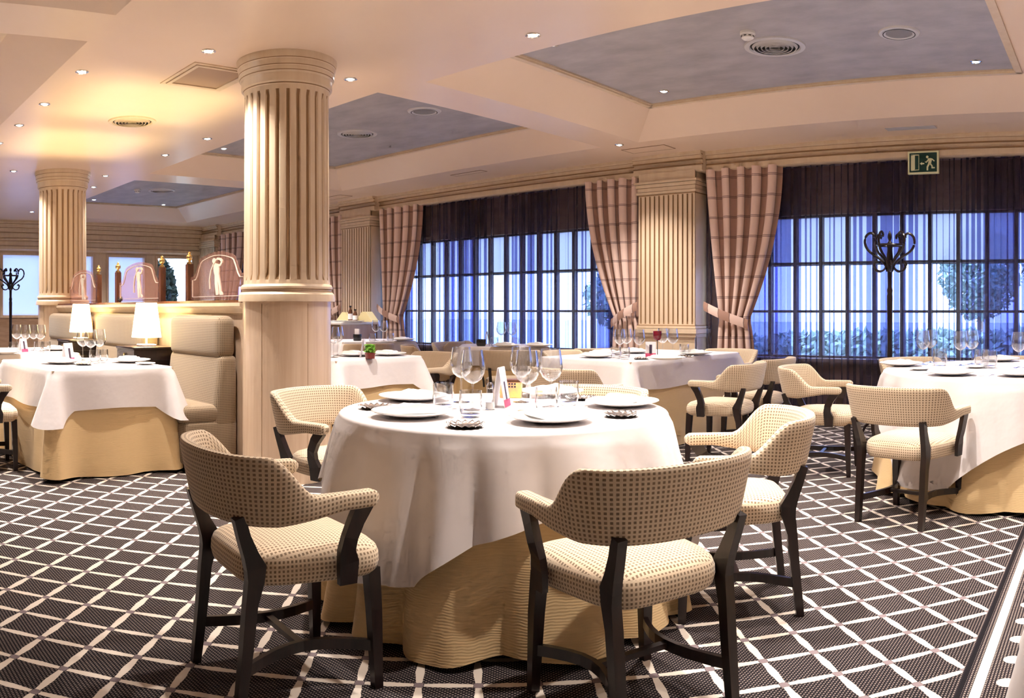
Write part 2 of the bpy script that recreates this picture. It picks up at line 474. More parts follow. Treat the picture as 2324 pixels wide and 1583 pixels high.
# the far left wall with frosted panels
FP = [(.40, 1.28), (1.46, 2.34), (2.52, 3.40), (3.58, 4.46), (4.66, 5.52), (5.76, 6.64), (6.84, 7.72)]
mb = MB()
mb.box(X0 - .2, X0, Y0, Y1, 0, 1.0, 1); mb.box(X0 - .2, X0, Y0, Y1, 2.27, SOF)
ed = [Y0] + [e for p in FP for e in p] + [Y1]
for i in range(0, len(ed), 2): mb.box(X0 - .2, X0, ed[i], ed[i + 1], 1.0, 2.27)
struct(put('wall_left', mb.mesh('wall'), [M['cream'], M['dado']]), 'far wall with frosted glass panels')
fpane = MB().box(-.012, .012, -.44, .44, -.62, .62).mesh('frosted_pane')
clearpane = MB().box(-.012, .012, -.44, .44, -.62, .62).mesh('clear_pane')
for i, (a, b_) in enumerate(FP):
    wdw = bpy.data.objects.new('window_%d' % (4 + i), None); COL.objects.link(wdw); wdw.location = (X0, (a + b_) / 2, 1.635); struct(wdw)
    put('pane', clearpane if i == 6 else fpane, M['pane'] if i == 6 else M['frosted'], wdw, (-.09, 0, 0))
    hw = (b_ - a) / 2
    mb = MB()
    for (u0, u1, v0, v1) in ((-hw, -hw + .05, -.635, .635), (hw - .05, hw, -.635, .635), (-hw + .05, hw - .05, -.635, -.585), (-hw + .05, hw - .05, .585, .635)):
        mb.box(-.14, .02, u0, u1, v0, v1)
    put('frame', mb.mesh('frame'), M['veneer'], wdw)
# far wall entablature
prof = [(0, SOF), (.22, SOF), (.22, 2.83), (.18, 2.79), (.18, 2.75), (.14, 2.72), (.14, 2.66), (.08, 2.64), (.08, 2.55), (.10, 2.53), (.10, 2.50), (.07, 2.48), (.07, 2.40), (.10, 2.38), (.10, 2.33), (.04, 2.30), (0, 2.30)]
mb = MB(); mb.prism([(X0 + p, z) for p, z in prof], 'y', Y0, Y1)
struct(put('trim_1', mb.mesh('entablature'), M['cream']), 'stepped cream entablature over the frosted panels')
mb = MB()
for z in (2.81, 2.735, 2.65, 2.54, 2.49, 2.39):
    mb.box(X0 + .05, X0 + .05 + {2.81: .155, 2.735: .115, 2.65: .075, 2.54: .042, 2.49: .038, 2.39: .038}[z], Y0, Y1, z - .005, z + .005)
struct(put('trim_2', mb.mesh('glaze_lines'), M['glaze']), 'brown glaze lines of the far entablature')

# cornice of the window wall
CY = 7.90
cprof = [(Y1, SOF), (CY, SOF), (CY, SOF - .03), (CY + .025, SOF - .045), (CY + .025, SOF - .085), (CY + .05, SOF - .10), (CY + .05, SOF - .135), (CY + .035, SOF - .15), (CY + .035, SOF - .205), (CY + .06, SOF - .215), (Y1, SOF - .215)]
mb = MB(); mb.prism(cprof, 'x', X0 + .2, X1)
corn = struct(put('trim_3', mb.mesh('cornice'), M['cream']), 'cream cornice above the curtains')
mb = MB()
for (y, z) in ((CY + .018, SOF - .038), (CY + .02, SOF - .088), (CY + .03, SOF - .142)):
    mb.box(X0 + .2, X1, y, y + .03, z - .006, z + .006)
put('glaze_line', mb.mesh('glaze_line'), M['glaze'], corn)

# ------------------------------------------------------------------ pilasters and columns
def fluted_panel(x0, x1, y, z0, z1, n, depth=.016):
    """flutes cut into a flat face looking to -y"""
    mb = MB(); wd = (x1 - x0) / n
    xsn = []; dp = []; 
    for i in range(n):
        b = x0 + i * wd
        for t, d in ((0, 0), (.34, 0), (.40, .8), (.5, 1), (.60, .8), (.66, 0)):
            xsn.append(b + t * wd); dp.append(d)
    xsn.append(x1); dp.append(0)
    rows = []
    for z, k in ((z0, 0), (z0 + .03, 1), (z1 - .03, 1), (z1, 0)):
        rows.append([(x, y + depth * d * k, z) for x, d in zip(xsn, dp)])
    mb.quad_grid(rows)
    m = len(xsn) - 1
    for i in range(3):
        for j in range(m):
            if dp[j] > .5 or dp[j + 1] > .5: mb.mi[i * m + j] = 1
    return mb.mesh('fluted_shaft', True, radians(30))
def pilaster(xc, label):
    hw, yf = .36, 7.82
    t = thing('pilaster', label, 'pilaster', (xc, 0, 0)); t['kind'] = 'structure'
    del t['category']
    mb = MB(); mb.box(-hw, hw, yf + .02, Y1, .0, SOF - .2)
    put('core', mb.mesh('core'), M['cream'], t)
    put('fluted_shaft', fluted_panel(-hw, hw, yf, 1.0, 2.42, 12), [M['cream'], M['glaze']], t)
    mb = MB(); mb.box(-hw, hw, yf, yf + .04, 0, 1.0); mb.box(-hw, hw, yf, yf + .04, 2.42, SOF - .2)
    put('face', mb.mesh('face'), M['cream'], t)
    mb = MB()
    for k, (z0, z1, o) in enumerate(((2.44, 2.465, .02), (2.47, 2.51, .012), (2.515, 2.55, .025), (2.555, 2.58, .04))): mb.box(-hw - o, hw + o, yf - o, Y1 - .02, z0, z1)
    put('capital', mb.mesh('capital'), M['cream'], t)
    mb = MB()
    for z in (2.4675, 2.5125, 2.5525): mb.box(-hw - .008, hw + .008, yf - .008, Y1 - .03, z - .004, z + .004)
    for z in (2.43, 2.735, .985): mb.box(-hw - .004, hw + .004, yf - .004, Y1 - .03, z - .004, z + .004)
    put('glaze_line', mb.mesh('glaze_line'), M['glaze'], t)
    mb = MB()
    for (z0, z1, o) in ((.955, .98, .02), (.90, .95, .035), (.86, .895, .02)): mb.box(-hw - o, hw + o, yf - o, Y1 - .02, z0, z1)
    mb.box(-hw - .015, hw + .015, yf - .015, Y1 - .02, 0, .12)
    put('base_moulding', mb.mesh('base_moulding'), M['cream'], t)
    mb = MB()                                        # crown breaking forward with the cornice
    mb.prism([(y - .10, z) for y, z in cprof[1:-1]] + [(CY + .06, SOF - .215), (CY + .06, SOF)], 'x', -hw - .08, hw + .08)
    put('crown', mb.mesh('crown'), M['cream'], t)
    mb = MB()
    for (y, z) in ((CY - .082, SOF - .038), (CY - .08, SOF - .088), (CY - .07, SOF - .142)): mb.box(-hw - .083, hw + .083, y, y + .03, z - .006, z + .006)
    put('crown_line', mb.mesh('crown_line'), M['glaze'], t)
pilaster(-4.68, 'fluted cream pilaster between the two large windows')
pilaster(-10.17, 'fluted cream pilaster behind the sideboard')
pilaster(-15.2, 'narrow cream pilaster in the far corner')

def column(x, y, label):
    t = thing('column', label, 'column', (x, y, 0))
    R, n = .300, 26
    z0, z1 = 1.33, 2.66
    mb = MB(); rows = []; dps = []
    for i in range(n):
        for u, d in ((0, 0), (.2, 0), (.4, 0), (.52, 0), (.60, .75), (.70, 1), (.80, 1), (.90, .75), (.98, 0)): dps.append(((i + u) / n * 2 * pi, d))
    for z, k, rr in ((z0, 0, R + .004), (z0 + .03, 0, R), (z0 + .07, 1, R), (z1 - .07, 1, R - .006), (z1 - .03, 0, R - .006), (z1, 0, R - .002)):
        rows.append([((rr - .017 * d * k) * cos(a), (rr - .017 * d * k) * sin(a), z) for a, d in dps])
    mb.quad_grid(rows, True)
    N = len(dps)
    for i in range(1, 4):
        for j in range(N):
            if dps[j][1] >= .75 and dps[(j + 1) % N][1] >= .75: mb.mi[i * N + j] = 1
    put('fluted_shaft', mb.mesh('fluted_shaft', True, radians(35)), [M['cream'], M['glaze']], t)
    cp = [(.298, 2.66), (.305, 2.665), (.305, 2.672), (.318, 2.68), (.318, 2.735), (.330, 2.745), (.332, 2.75), (.332, 2.775), (.337, 2.78), (.338, 2.785), (.340, 2.82), (.345, 2.825), (.345, 2.83), (.352, 2.86), (.352, SOF)]
    mi = [0, 1, 0, 0, 0, 1, 0, 0, 1, 0, 0, 1, 0, 0]
    mb = MB(); mb.lathe(cp, 64, mis=mi)
    put('capital', mb.mesh('capital', True, radians(30)), [M['cream'], M['glaze']], t)
    mb = MB(); mb.lathe([(.296, 1.335), (.312, 1.33), (.322, 1.315), (.322, 1.30), (.312, 1.295), (.312, 1.285), (.318, 1.28), (.334, 1.262), (.338, 1.235), (.338, 1.215), (.30, 1.215)], 64, mis=[0, 0, 0, 1, 0, 1, 0, 0, 0, 0])
    put('ring_moulding', mb.mesh('ring_moulding', True, radians(30)), [M['cream'], M['glaze']], t)
    mb = MB(); mb.lathe([(.308, 0), (.308, 1.215), (0, 1.215)], 64)
    put('pedestal', mb.mesh('pedestal', True), M['veneer'], t)
    mb = MB(); mb.lathe([(.318, 0), (.318, .11), (.308, .118)], 64)
    put('plinth', mb.mesh('plinth', True), M['veneer'], t)
    mb = MB()
    for k in range(6):
        a = k * pi / 3 - .62
        mb.box(-.0012, .0012, .3065, .309, .12, 1.2)
        for i in range(len(mb.v) - 8, len(mb.v)):
            vx, vy, vz = mb.v[i]; mb.v[i] = (vx * cos(a) - vy * sin(a), vx * sin(a) + vy * cos(a), vz)
    put('veneer_seam', mb.mesh('veneer_seam'), M['glaze'], t)
column(-4.86, 3.13, 'tall fluted round column in the foreground, reaching the ceiling')
column(-9.92, 3.08, 'farther fluted round column at the end of the low partition')

# ------------------------------------------------------------------ windows of the curtained wall
for wi, (a, b_) in enumerate(WIN):
    wd = bpy.data.objects.new('window_%d' % (wi + 1), None); COL.objects.link(wd); wd.location = (a, Y1 + .1, 0); struct(wd, 'window with small panes behind curtains')
    n = max(1, round((b_ - a) / .29)); st = (b_ - a) / n
    pm = {}
    for k, (z0, z1) in enumerate(((SILL, TRANS1), (TRANS1, TRANS2), (TRANS2, HEAD))): pm[k] = MB().box(.016, st - .016, -.004, .004, z0 + .014, z1 - .014).mesh('pane')
    mv = MB().box(-.019, .019, -.035, .035, SILL, HEAD).mesh('mullion')
    for i in range(n + 1): put('mullion', mv, M['mullion'], wd, (i * st, 0, 0))
    for z in (SILL + .01, TRANS1, TRANS2, HEAD - .01):
        mh = MB().box(0, b_ - a, -.03, .03, z - .014, z + .014).mesh('glazing_bar'); put('glazing_bar', mh, M['mullion'], wd)
    for i in range(n):
        for k in pm: put('pane', pm[k], M['pane'], wd, (i * st, 0, 0))
    mb = MB(); mb.box(a - .05, b_ + .05, Y1 - .08, Y1, SILL - .04, SILL)
    put('window_sill', mb.mesh('window_sill'), M['dado'], wd, (-a, -Y1 - .1, 0))

# roller blinds, sheers, plaid drapes
for wi, lab in ((0, 'pale mesh roller blind in the farthest window'), (1, 'pale mesh roller blind in the middle window'), (2, 'pale mesh roller blind in the window at right')):
    a, b_ = WIN[wi]
    t = thing('roller_blind', lab, 'blind', ((a + b_) / 2, Y1 + .19, HEAD), group='roller blinds')
    hw = (b_ - a) / 2
    put('blind_fabric', MB().box(-hw, hw, -.002, .002, -(HEAD - 1.66), .05).mesh('blind_fabric'), M['blind'], t)
    put('bottom_bar', MB().box(-hw, hw, -.01, .01, -(HEAD - 1.63), -(HEAD - 1.66)).mesh('bottom_bar'), M['mullion'], t)
    mb = MB(); mb.tube([(-hw, 0, .03), (hw, 0, .03)], .018); put('roller', mb.mesh('roller', True), M['grille'], t)
def sheer_curtain(a, b_, label, seed):
    rnd = random.Random(seed)
    N = int((b_ - a) * 95); rows = []
    ph = [rnd.uniform(0, 6.28) for _ in range(6)]
    zz = [SOF - .22, 2.2, 1.6, 1.0, .5, .02]
    for zi, z in enumerate(zz):
        row = []
        k = 1 - .12 * zi / 5
        for i in range(N + 1):
            u = i / N; s = u * (b_ - a)
            y = .024 * sin(s * 47 + ph[0] + 1.6 * sin(s * 3.1 + ph[1])) + .012 * sin(s * 83 + ph[2] + zi * .15) + .008 * sin(s * 21 + ph[3])
            dx = .036 * sin(2 * (s * 47 + ph[0] + 1.6 * sin(s * 3.1 + ph[1]))) * (1 + .5 * sin(s * 5 + ph[4])) + .006 * sin(s * 31 + ph[5] + zi * .3)
            row.append((a + s + dx, 8.025 + y * k * .8, z))
        rows.append(row)
    mb = MB(); mb.quad_grid(rows)
    tag(put('sheer_curtain', mb.mesh('sheer_curtain', True, pi), M['sheer']), label, 'curtain', 'navy sheer curtains')
sheer_curtain(-15.05, -10.6, 'navy sheer voile curtain at the farthest window', 1)
sheer_curtain(-9.8, -5.0, 'long navy sheer voile curtain at the middle window', 2)
sheer_curtain(-4.3, 1.8, 'long navy sheer voile curtain behind the large coat stand', 3)

def drape(xt0, xt1, xb0, xb1, side, nf, label, seed):
    """xt: top edges, xb: edges at the tie; side=-1: tied towards -x"""
    rnd = random.Random(seed)
    t = thing('plaid_curtain', label, 'curtain', (0, 0, 0), group='tied plaid curtains')
    ztop, ztie = SOF - .2, 1.05
    NU, NV = nf * 12, 40
    rows, uvs = [], []
    fullw = nf * .26
    xf0, xf1 = xb0 + (0 if side < 0 else -.02), xb1 + (.02 if side < 0 else 0)
    for j in range(NV + 1):
        z = ztop - (ztop - .03) * j / NV
        if z > ztie:
            k = (ztop - z) / (ztop - ztie)
            kin = k * .6 + .4 * k * k             # the pillar edge runs nearly straight
            kout = k ** 1.9
            kl, kr = (kin, kout) if side < 0 else (kout, kin)
            L = xt0 + (xb0 - xt0) * kl; R = xt1 + (xb1 - xt1) * kr
            amp = .05 - .015 * k
        else:
            k = (ztie - z) / ztie
            L = xb0 - .06 * k ** .5; R = xb1 + .10 * k ** .5; amp = .03 + .02 * k
        row, uv = [], []
        for i in range(NU + 1):
            u = i / NU
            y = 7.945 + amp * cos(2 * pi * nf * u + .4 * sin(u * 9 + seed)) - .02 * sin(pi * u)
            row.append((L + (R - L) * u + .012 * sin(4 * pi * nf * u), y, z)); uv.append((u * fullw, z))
        rows.append(row); uvs.append(uv)
    mb = MB(); mb.quad_grid(rows, uvs=uvs)
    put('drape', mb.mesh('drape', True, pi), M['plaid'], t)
    # tie-back band rising towards the pilaster
    xp = (xt0 + .03) if side < 0 else (xt1 - .03)
    xe = xb1 + .02 if side < 0 else xb0 - .02
    rows, uvs = [], []
    for k in range(13):
        q = k / 12; x = xp + (xe - xp) * q
        yy = 7.895 - .065 * sin(pi * min(1, q * 1.05)); zc = 1.20 - .20 * q
        rows.append([(x, yy, zc - .05), (x, yy - .012, zc), (x, yy, zc + .05)]); uvs.append([(q * .5, .05), (q * .5, .10), (q * .5, .16)])
    mb = MB(); mb.quad_grid(rows, uvs=uvs)
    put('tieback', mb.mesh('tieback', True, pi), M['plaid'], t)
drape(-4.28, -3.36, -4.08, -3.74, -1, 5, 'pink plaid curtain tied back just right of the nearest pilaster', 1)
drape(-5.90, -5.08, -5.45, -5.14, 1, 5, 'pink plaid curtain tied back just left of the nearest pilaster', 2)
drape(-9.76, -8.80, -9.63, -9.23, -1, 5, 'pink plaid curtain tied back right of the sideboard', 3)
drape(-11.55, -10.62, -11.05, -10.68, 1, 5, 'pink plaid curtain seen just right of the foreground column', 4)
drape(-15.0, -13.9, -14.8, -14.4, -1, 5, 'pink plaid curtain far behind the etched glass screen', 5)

# ------------------------------------------------------------------ outside
mb = MB(); mb.box(-90, 60, Y1 + .4, 90, -.4, -.3); mb.box(-90, X0 - .4, -40, Y1 + .4, -.4, -.3)
struct(put('ground_outside', mb.mesh('ground'), M['lawn']), 'pale lawn beyond the windows')
def leafy(name, label, cat, loc, sx, sy, sz, n, m, trunk=0, seed=0, size=.12):
    rnd = random.Random(seed)
    t = thing(name, label, cat, loc)
    mb = MB()
    for i in range(n):
        while True:
            p = Vector((rnd.uniform(-1, 1), rnd.uniform(-1, 1), rnd.uniform(-1, 1)))
            if .25 < p.length < 1: break
        c = Vector((p.x * sx, p.y * sy, trunk + sz + p.z * sz))
        a = Vector((rnd.gauss(0, 1), rnd.gauss(0, 1), rnd.gauss(0, 1))).normalized(); b = a.orthogonal().normalized()
        s = size * rnd.uniform(.6, 1.3); k = len(mb.v)
        mb.v += [tuple(c - a * s), tuple(c + b * s * .45), tuple(c + a * s), tuple(c - b * s * .45)]
        mb.f.append((k, k + 1, k + 2, k + 3))
    fo = put('foliage', mb.mesh('foliage'), m, t); fo['kind'] = 'stuff'
    if trunk:
        tb = MB(); tb.tube([(0, 0, -.3), (.03, 0, trunk), (0, .02, trunk + sz)], [.12, .09, .05]); put('trunk', tb.mesh('trunk', True), M['dado'], t)
    return t
leafy('hedge', 'long pale green hedge outside behind the coat stand window', 'hedge', (-1.5, 18.5, -.3), 9, .8, .50, 9000, M['green_pale'], seed=3, size=.14)
leafy('garden_tree', 'tree outside at the right edge of the window', 'tree', (-.6, 24, -.3), 2.0, 1.6, 1.7, 5000, M['green_pale'], trunk=.9, seed=4, size=.13)
leafy('garden_tree', 'slim tree outside, right of the coat stand', 'tree', (-4.2, 26, -.3), 1.3, 1.2, 1.5, 3000, M['green_pale'], trunk=1.1, seed=5, size=.13)
leafy('garden_tree', 'bushy tree outside the middle window', 'tree', (-16.5, 26.0, -.3), 2.6, 1.6, 1.4, 5000, M['green_pale'], trunk=.5, seed=6, size=.14)
leafy('garden_shrub', 'dark shrub outside the clear far pane', 'shrub', (-17.1, 7.65, -.3), .36, .36, 1.2, 3600, M['darkgreens'], trunk=.2, seed=8, size=.10)

# ------------------------------------------------------------------ ceiling fittings
ring_me = MB().lathe([(.030, -.003), (.040, -.008), (.049, -.004), (.050, 0)], 20).mesh('trim_ring', True)
bulb_me = MB().lathe([(0, -.010), (.013, -.009), (.023, -.006), (.030, -.002)], 16).mesh('bulb', True)
def spot_data(name, W):
    l = bpy.data.lights.new(name, 'SPOT'); l.energy = W; l.color = LIGHT_COL; l.spot_size = radians(104); l.spot_blend = 1.0; l.shadow_soft_size = .035
    return l
LS, LC = spot_data('downlight_beam', SPOT_W), spot_data('tray_downlight_beam', COFFER_W)
def downlight(x, y, z, label, group, data):
    t = thing('recessed_downlight', label, 'downlight', (x, y, z), group=group)
    put('trim_ring', ring_me, M['chrome'], t); put('bulb', bulb_me, M['bulb'], t)
    o = bpy.data.objects.new('beam', data); COL.objects.link(o); o.parent = t; o.location = (0, 0, -.035)
near_row = [(-5.65, 1.90), (-6.63, 1.90), (-7.45, 1.89), (-8.3, 1.89)]
for i, (x, y) in enumerate(reversed(near_row)): downlight(x, y, SOF, 'small recessed downlight along the near left tray edge' + ordn(i, 4), 'downlights along the near left tray', LS)
mid = [(-13.99, 3.78, 'small recessed downlight left of the far column'), (-10.91, 3.84, 'lower small downlight just right of the far column'), (-9.94, 3.66, 'upper small downlight just right of the far column'),
       (-8.35, 3.78, 'small downlight left of the foreground column, the lower left one of two'), (-7.37, 3.80, 'small downlight left of the foreground column, the upper right one of two'), (-4.90, 3.72, 'bright recessed downlight just right of the foreground column capital'),
       (-3.33, 3.95, 'large bright recessed downlight at the top centre of the picture'), (-4.83, 7.12, 'small recessed downlight above the nearest pilaster'),
       (-4.87, 2.52, 'chrome ringed downlight above left of the foreground column'), (-9.94, 2.45, 'small downlight just left of the far column capital')]
for x, y, l in mid: downlight(x, y, SOF, l, 'downlights in the flat ceiling', LS)
for (x, y, l) in ((-3.83, 6.36, 'downlight in the far left corner of the right tray'), (-1.07, 6.45, 'downlight in the far right corner of the right tray'), (-3.81, 4.76, 'downlight at the near left corner of the right tray'),
                  (-8.85, 4.79, 'downlight in the middle tray, just left of the foreground column'), (-14.08, 6.34, 'downlight in the far tray above the etched screens')):
    downlight(x, y, TRAY, l, 'downlights in the ceiling trays', LC)
off = 'small recessed ceiling downlight that the picture does not show'
for (x, y) in ((-1.07, 4.86), (-9.0, 6.3), (-13.9, 4.9), (-10.9, 6.4), (-8.8, -.6), (-5.7, -.6), (-8.8, 1.0), (-5.75, 1.0)):
    downlight(x, y, TRAY, off, 'downlights out of sight', LC)
for (x, y) in ((-1.2, 3.95), (1.0, 3.9), (1.2, 6.3), (1.0, 1.9), (-.9, 2.45), (-1.7, 2.95), (-2.9, 2.45), (-12.5, 1.9), (-10.6, 1.9), (-7.5, -2.4)):  # unseen lights; those above the front table and chair are added to brighten them
    downlight(x, y, SOF, off, 'downlights out of sight', LS)

def round_vent(x, y, z, r, label, rings=5, m='grille'):
    t = thing('ceiling_diffuser', label, 'air vent', (x, y, z), group='round ceiling diffusers')
    put('duct_opening', MB().lathe([(r * .96, -.004), (0, -.004)], 40).mesh('duct_opening'), M['duct'], t)
    mb = MB(); mb.lathe([(r * .86, -.004), (r * .90, -.014), (r * 1.06, -.010), (r * 1.08, 0)], 40); put('rim', mb.mesh('rim', True), M[m], t)
    for k in range(rings):
        q = r * (.80 - .15 * k)
        mb = MB(); mb.lathe([(q * 1.0, -.006), (q * .93, -.022), (q * .90, -.020), (q * .965, -.005)], 36); put('cone_ring', mb.mesh('cone_ring', True), M[m], t)
round_vent(-2.44, 5.65, TRAY, .215, 'large round slatted air diffuser in the right tray')
round_vent(-7.29, 5.63, TRAY, .21, 'round air diffuser in the tray right of the foreground column')
round_vent(-6.98, 2.83, SOF, .205, 'round cream air diffuser in the flat ceiling at left', m='cream')
round_vent(-12.42, 5.56, TRAY, .21, 'small looking air diffuser in the farthest tray')
def speaker(x, y, z, r, label):
    t = thing('ceiling_speaker', label, 'speaker', (x, y, z), group='round ceiling speakers')
    mb = MB(); mb.lathe([(r * .62, -.006), (r * .70, -.014), (r * .95, -.010), (r, 0)], 36); put('rim', mb.mesh('rim', True), M['grille'], t)
    put('mesh_grille', MB().lathe([(r * .64, -.008), (0, -.010)], 36).mesh('mesh_grille'), mat('speaker_mesh', (.24, .23, .24), .6), t)
    put('shadow_gap', MB().lathe([(r * .78, -.0155), (r * .74, -.0155)], 36).mesh('shadow_gap'), M['duct'], t)
speaker(-1.49, 5.66, TRAY, .15, 'round ceiling speaker right of the large diffuser')
speaker(-6.04, 5.50, TRAY, .17, 'round ceiling speaker in the tray right of the foreground column')
def smoke(x, y, z, label):
    t = thing('smoke_detector', label, 'smoke detector', (x, y, z), group='smoke detectors')
    put('base', MB().lathe([(.055, 0), (.055, -.018), (.046, -.022)], 24).mesh('base', True, radians(30)), M['whitepaint'], t)
    put('sensor_head', MB().lathe([(.046, -.022), (.044, -.045), (.030, -.055), (0, -.056)], 24).mesh('sensor_head', True, radians(30)), M['whitepaint'], t)
    mb = MB()
    for k in range(8):
        a = k * pi / 4; mb.tube([(.0445 * cos(a - .22), .0445 * sin(a - .22), -.034), (.0445 * cos(a + .22), .0445 * sin(a + .22), -.034)], .004, 6)
    put('vent_slot', mb.mesh('vent_slot'), M['duct'], t)
smoke(-2.49, 5.28, TRAY, 'white smoke detector above the large diffuser')
smoke(-12.48, 5.15, TRAY, 'white smoke detector in the farthest tray')
t = thing('ceiling_hatch', 'rectangular framed return grille beside the foreground column capital', 'air vent', (-5.42, 2.80, SOF))
mb = MB()
for (o, z0) in ((.0, -.012), (.035, -.006)):
    x, y = .26 + o, .22 + o
    mb.box(-x, x, -y, -y + .03, z0, 0); mb.box(-x, x, y - .03, y, z0, 0); mb.box(-x, -x + .03, -y + .03, y - .03, z0, 0); mb.box(x - .03, x, -y + .03, y - .03, z0, 0)
put('frame', mb.mesh('frame'), M['cream'], t)
put('recess_panel', MB().box(-.24, .24, -.20, .20, -.004, 0).mesh('recess_panel'), mat('tan_hatch_panel', (.42, .29, .20), .6), t)
def slot(x, y, w_, d_, label, lit=False):
    t = thing('ceiling_panel', label, 'ceiling panel', (x, y, SOF), group='panels in the strip by the windows')
    mb = MB()
    mb.box(-w_, w_, -d_, -d_ + .008, -.004, 0); mb.box(-w_, w_, d_ - .008, d_, -.004, 0); mb.box(-w_, -w_ + .008, -d_, d_, -.004, 0); mb.box(w_ - .008, w_, -d_, d_, -.004, 0)
    put('edge_frame', mb.mesh('edge_frame'), M['glaze'] if not lit else M['grille'], t)
    put('cover', MB().box(-w_ + .008, w_ - .008, -d_ + .008, d_ - .008, -.003, 0).mesh('cover'), M['plaster'] if not lit else M['grille'], t)
slot(-4.70, 7.48, .27, .12, 'square access panel above the nearest pilaster')
slot(-1.88, 7.58, .24, .06, 'slim grey slot light in the strip above the exit sign', True)
slot(-7.30, 7.40, .27, .06, 'slim slot in the strip above the middle window')
slot(-10.2, 7.46, .27, .12, 'square access panel above the pilaster at the sideboard')

# exit sign
t = thing('exit_sign', 'green exit sign with running man hanging from the cornice', 'sign', (-1.835, 7.90, 2.603))
put('backing', MB().box(-.155, .155, 0, .04, -.111, .111).mesh('backing'), M['signcream'], t)
put('green_field', MB().box(-.138, .138, -.002, 0, -.094, .094).mesh('green_field'), M['signgreen'], t)
mb = MB(); mb.prism([(-.122, -.078), (-.082, -.065), (-.082, .070), (-.122, .082)], 'y', -.004, -.002)
mb.prism([(-.122, .070), (-.040, .070), (-.040, .078), (-.122, .082)], 'y', -.004, -.002); mb.prism([(-.046, -.070), (-.040, -.070), (-.040, .074), (-.046, .074)], 'y', -.004, -.002)
mb.prism([(-.122, -.080), (-.040, -.074), (-.040, -.068), (-.122, -.070)], 'y', -.004, -.002)
put('door_symbol', mb.mesh('door_symbol'), M['signcream'], t)
mb = MB(); mb.prism([(-.032, -.012), (-.010, .004), (-.010, -.006), (.012, -.006), (.012, -.018), (-.010, -.018), (-.010, -.028)], 'y', -.004, -.002)
put('arrow', mb.mesh('arrow'), M['signcream'], t)
mb = MB(); mb.prism([(.042 + .013 * cos(a * pi / 6), .052 + .013 * sin(a * pi / 6)) for a in range(12)], 'y', -.004, -.002)
for poly in ([(.045, .036), (.075, .040), (.088, .020), (.078, -.022), (.050, -.018), (.056, .015)], [(.075, .040), (.094, .034), (.118, .012), (.110, .004), (.090, .022), (.078, .026)],
             [(.050, .030), (.030, .006), (.018, .010), (.020, .000), (.034, -.006), (.058, .018)], [(.050, -.014), (.036, -.044), (.036, -.080), (.052, -.080), (.052, -.050), (.070, -.016)],
             [(.062, -.018), (.084, -.040), (.084, -.062), (.118, -.062), (.118, -.050), (.098, -.050), (.096, -.034), (.078, -.012)]):
    mb.prism(poly, 'y', -.004, -.002)
put('running_man', mb.mesh('running_man'), M['signcream'], t)

# ------------------------------------------------------------------ low partition with etched glass screens
t = thing('partition', 'low cream partition wall between the two columns', 'partition')
DY0, DY1 = 2.97, 3.22
put('body', MB().box(-9.66, -5.14, DY0, DY1, 0, 1.185).mesh('body'), M['veneer'], t)
mb = MB(); mb.prism([(DY0, 1.12), (DY0 - .03, 1.135), (DY0 - .045, 1.17), (DY0 - .06, 1.185), (DY0 - .06, 1.21), (DY1 + .06, 1.21), (DY1 + .06, 1.185), (DY1, 1.12)], 'x', -9.68, -5.14)
put('cap_moulding', mb.mesh('cap_moulding'), M['cream'], t)
put('top_board', MB().box(-9.68, -5.14, DY0 - .045, DY1 + .045, 1.21, 1.23).mesh('top_board'), M['wood'], t)
PY = 3.08
def post(x, label):
    t = thing('screen_post', label, 'post', (x, PY, 1.23), group='screen posts with brass finials')
    put('shaft', MB().box(-.026, .026, -.026, .026, 0, .315).mesh('shaft'), M['wood'], t)
    put('finial', MB().lathe([(0, .315), (.026, .315), (.026, .328), (.012, .335), (.010, .343), (.024, .355), (.029, .372), (.024, .388), (.012, .397), (.010, .402), (.014, .408), (.006, .418), (0, .42)], 16).mesh('finial', True), M['brass'], t)
px_posts = [155, 224, 268, 368, 430, 563]
xp = [PY * tan((p - NX) / F) for p in px_posts]
for x, l in zip(xp, ('leftmost wooden screen post, in front of the far column', 'second wooden screen post from the far column', 'third wooden screen post, left of the middle etched glass', 'fourth wooden screen post, right of the middle etched glass', 'fifth wooden screen post, left of the nearest etched glass', 'screen post half hidden behind the foreground column')): post(x, l)
def golfer_mesh(sx=1.):
    """etched golfer at the end of the swing, in the x-z plane"""
    mb = MB(); y0, y1 = -.006, .006
    def pr(poly): mb.prism([(x * sx, z) for x, z in poly], 'y', y0, y1)
    pr([(-.020, .0), (.012, .0), (.014, .012), (.004, .10), (-.010, .17), (-.036, .17), (-.034, .09)])              # near leg
    pr([(.028, .0), (.062, .0), (.060, .012), (.042, .03), (.030, .10), (.012, .175), (-.020, .17), (.012, .09)])   # far leg
    pr([(-.040, .165), (.016, .17), (.020, .21), (.010, .245), (-.030, .255), (-.050, .235), (-.048, .20)])         # torso
    pr([(-.046 + .019 * cos(a * pi / 6), .275 + .021 * sin(a * pi / 6)) for a in range(12)])                        # head
    def stroke(pts, wd):
        for (ax, az), (bx, bz) in zip(pts[:-1], pts[1:]):
            dx, dz = bx - ax, bz - az; l = hypot(dx, dz) or 1; nx, nz = -dz / l * wd, dx / l * wd
            pr([(ax + nx, az + nz), (bx + nx, bz + nz), (bx - nx, bz - nz), (ax - nx, az - nz)])
    stroke([(-.01, .235), (.035, .235), (.055, .262), (.03, .285), (-.005, .288)], .009)                            # arms behind the head
    stroke([(-.005, .290), (-.045, .262), (-.085, .20), (-.105, .12), (-.10, .05)], .004)                           # club down the back
    return mb.mesh('etched_golfer')
GOLF = golfer_mesh(1.35)
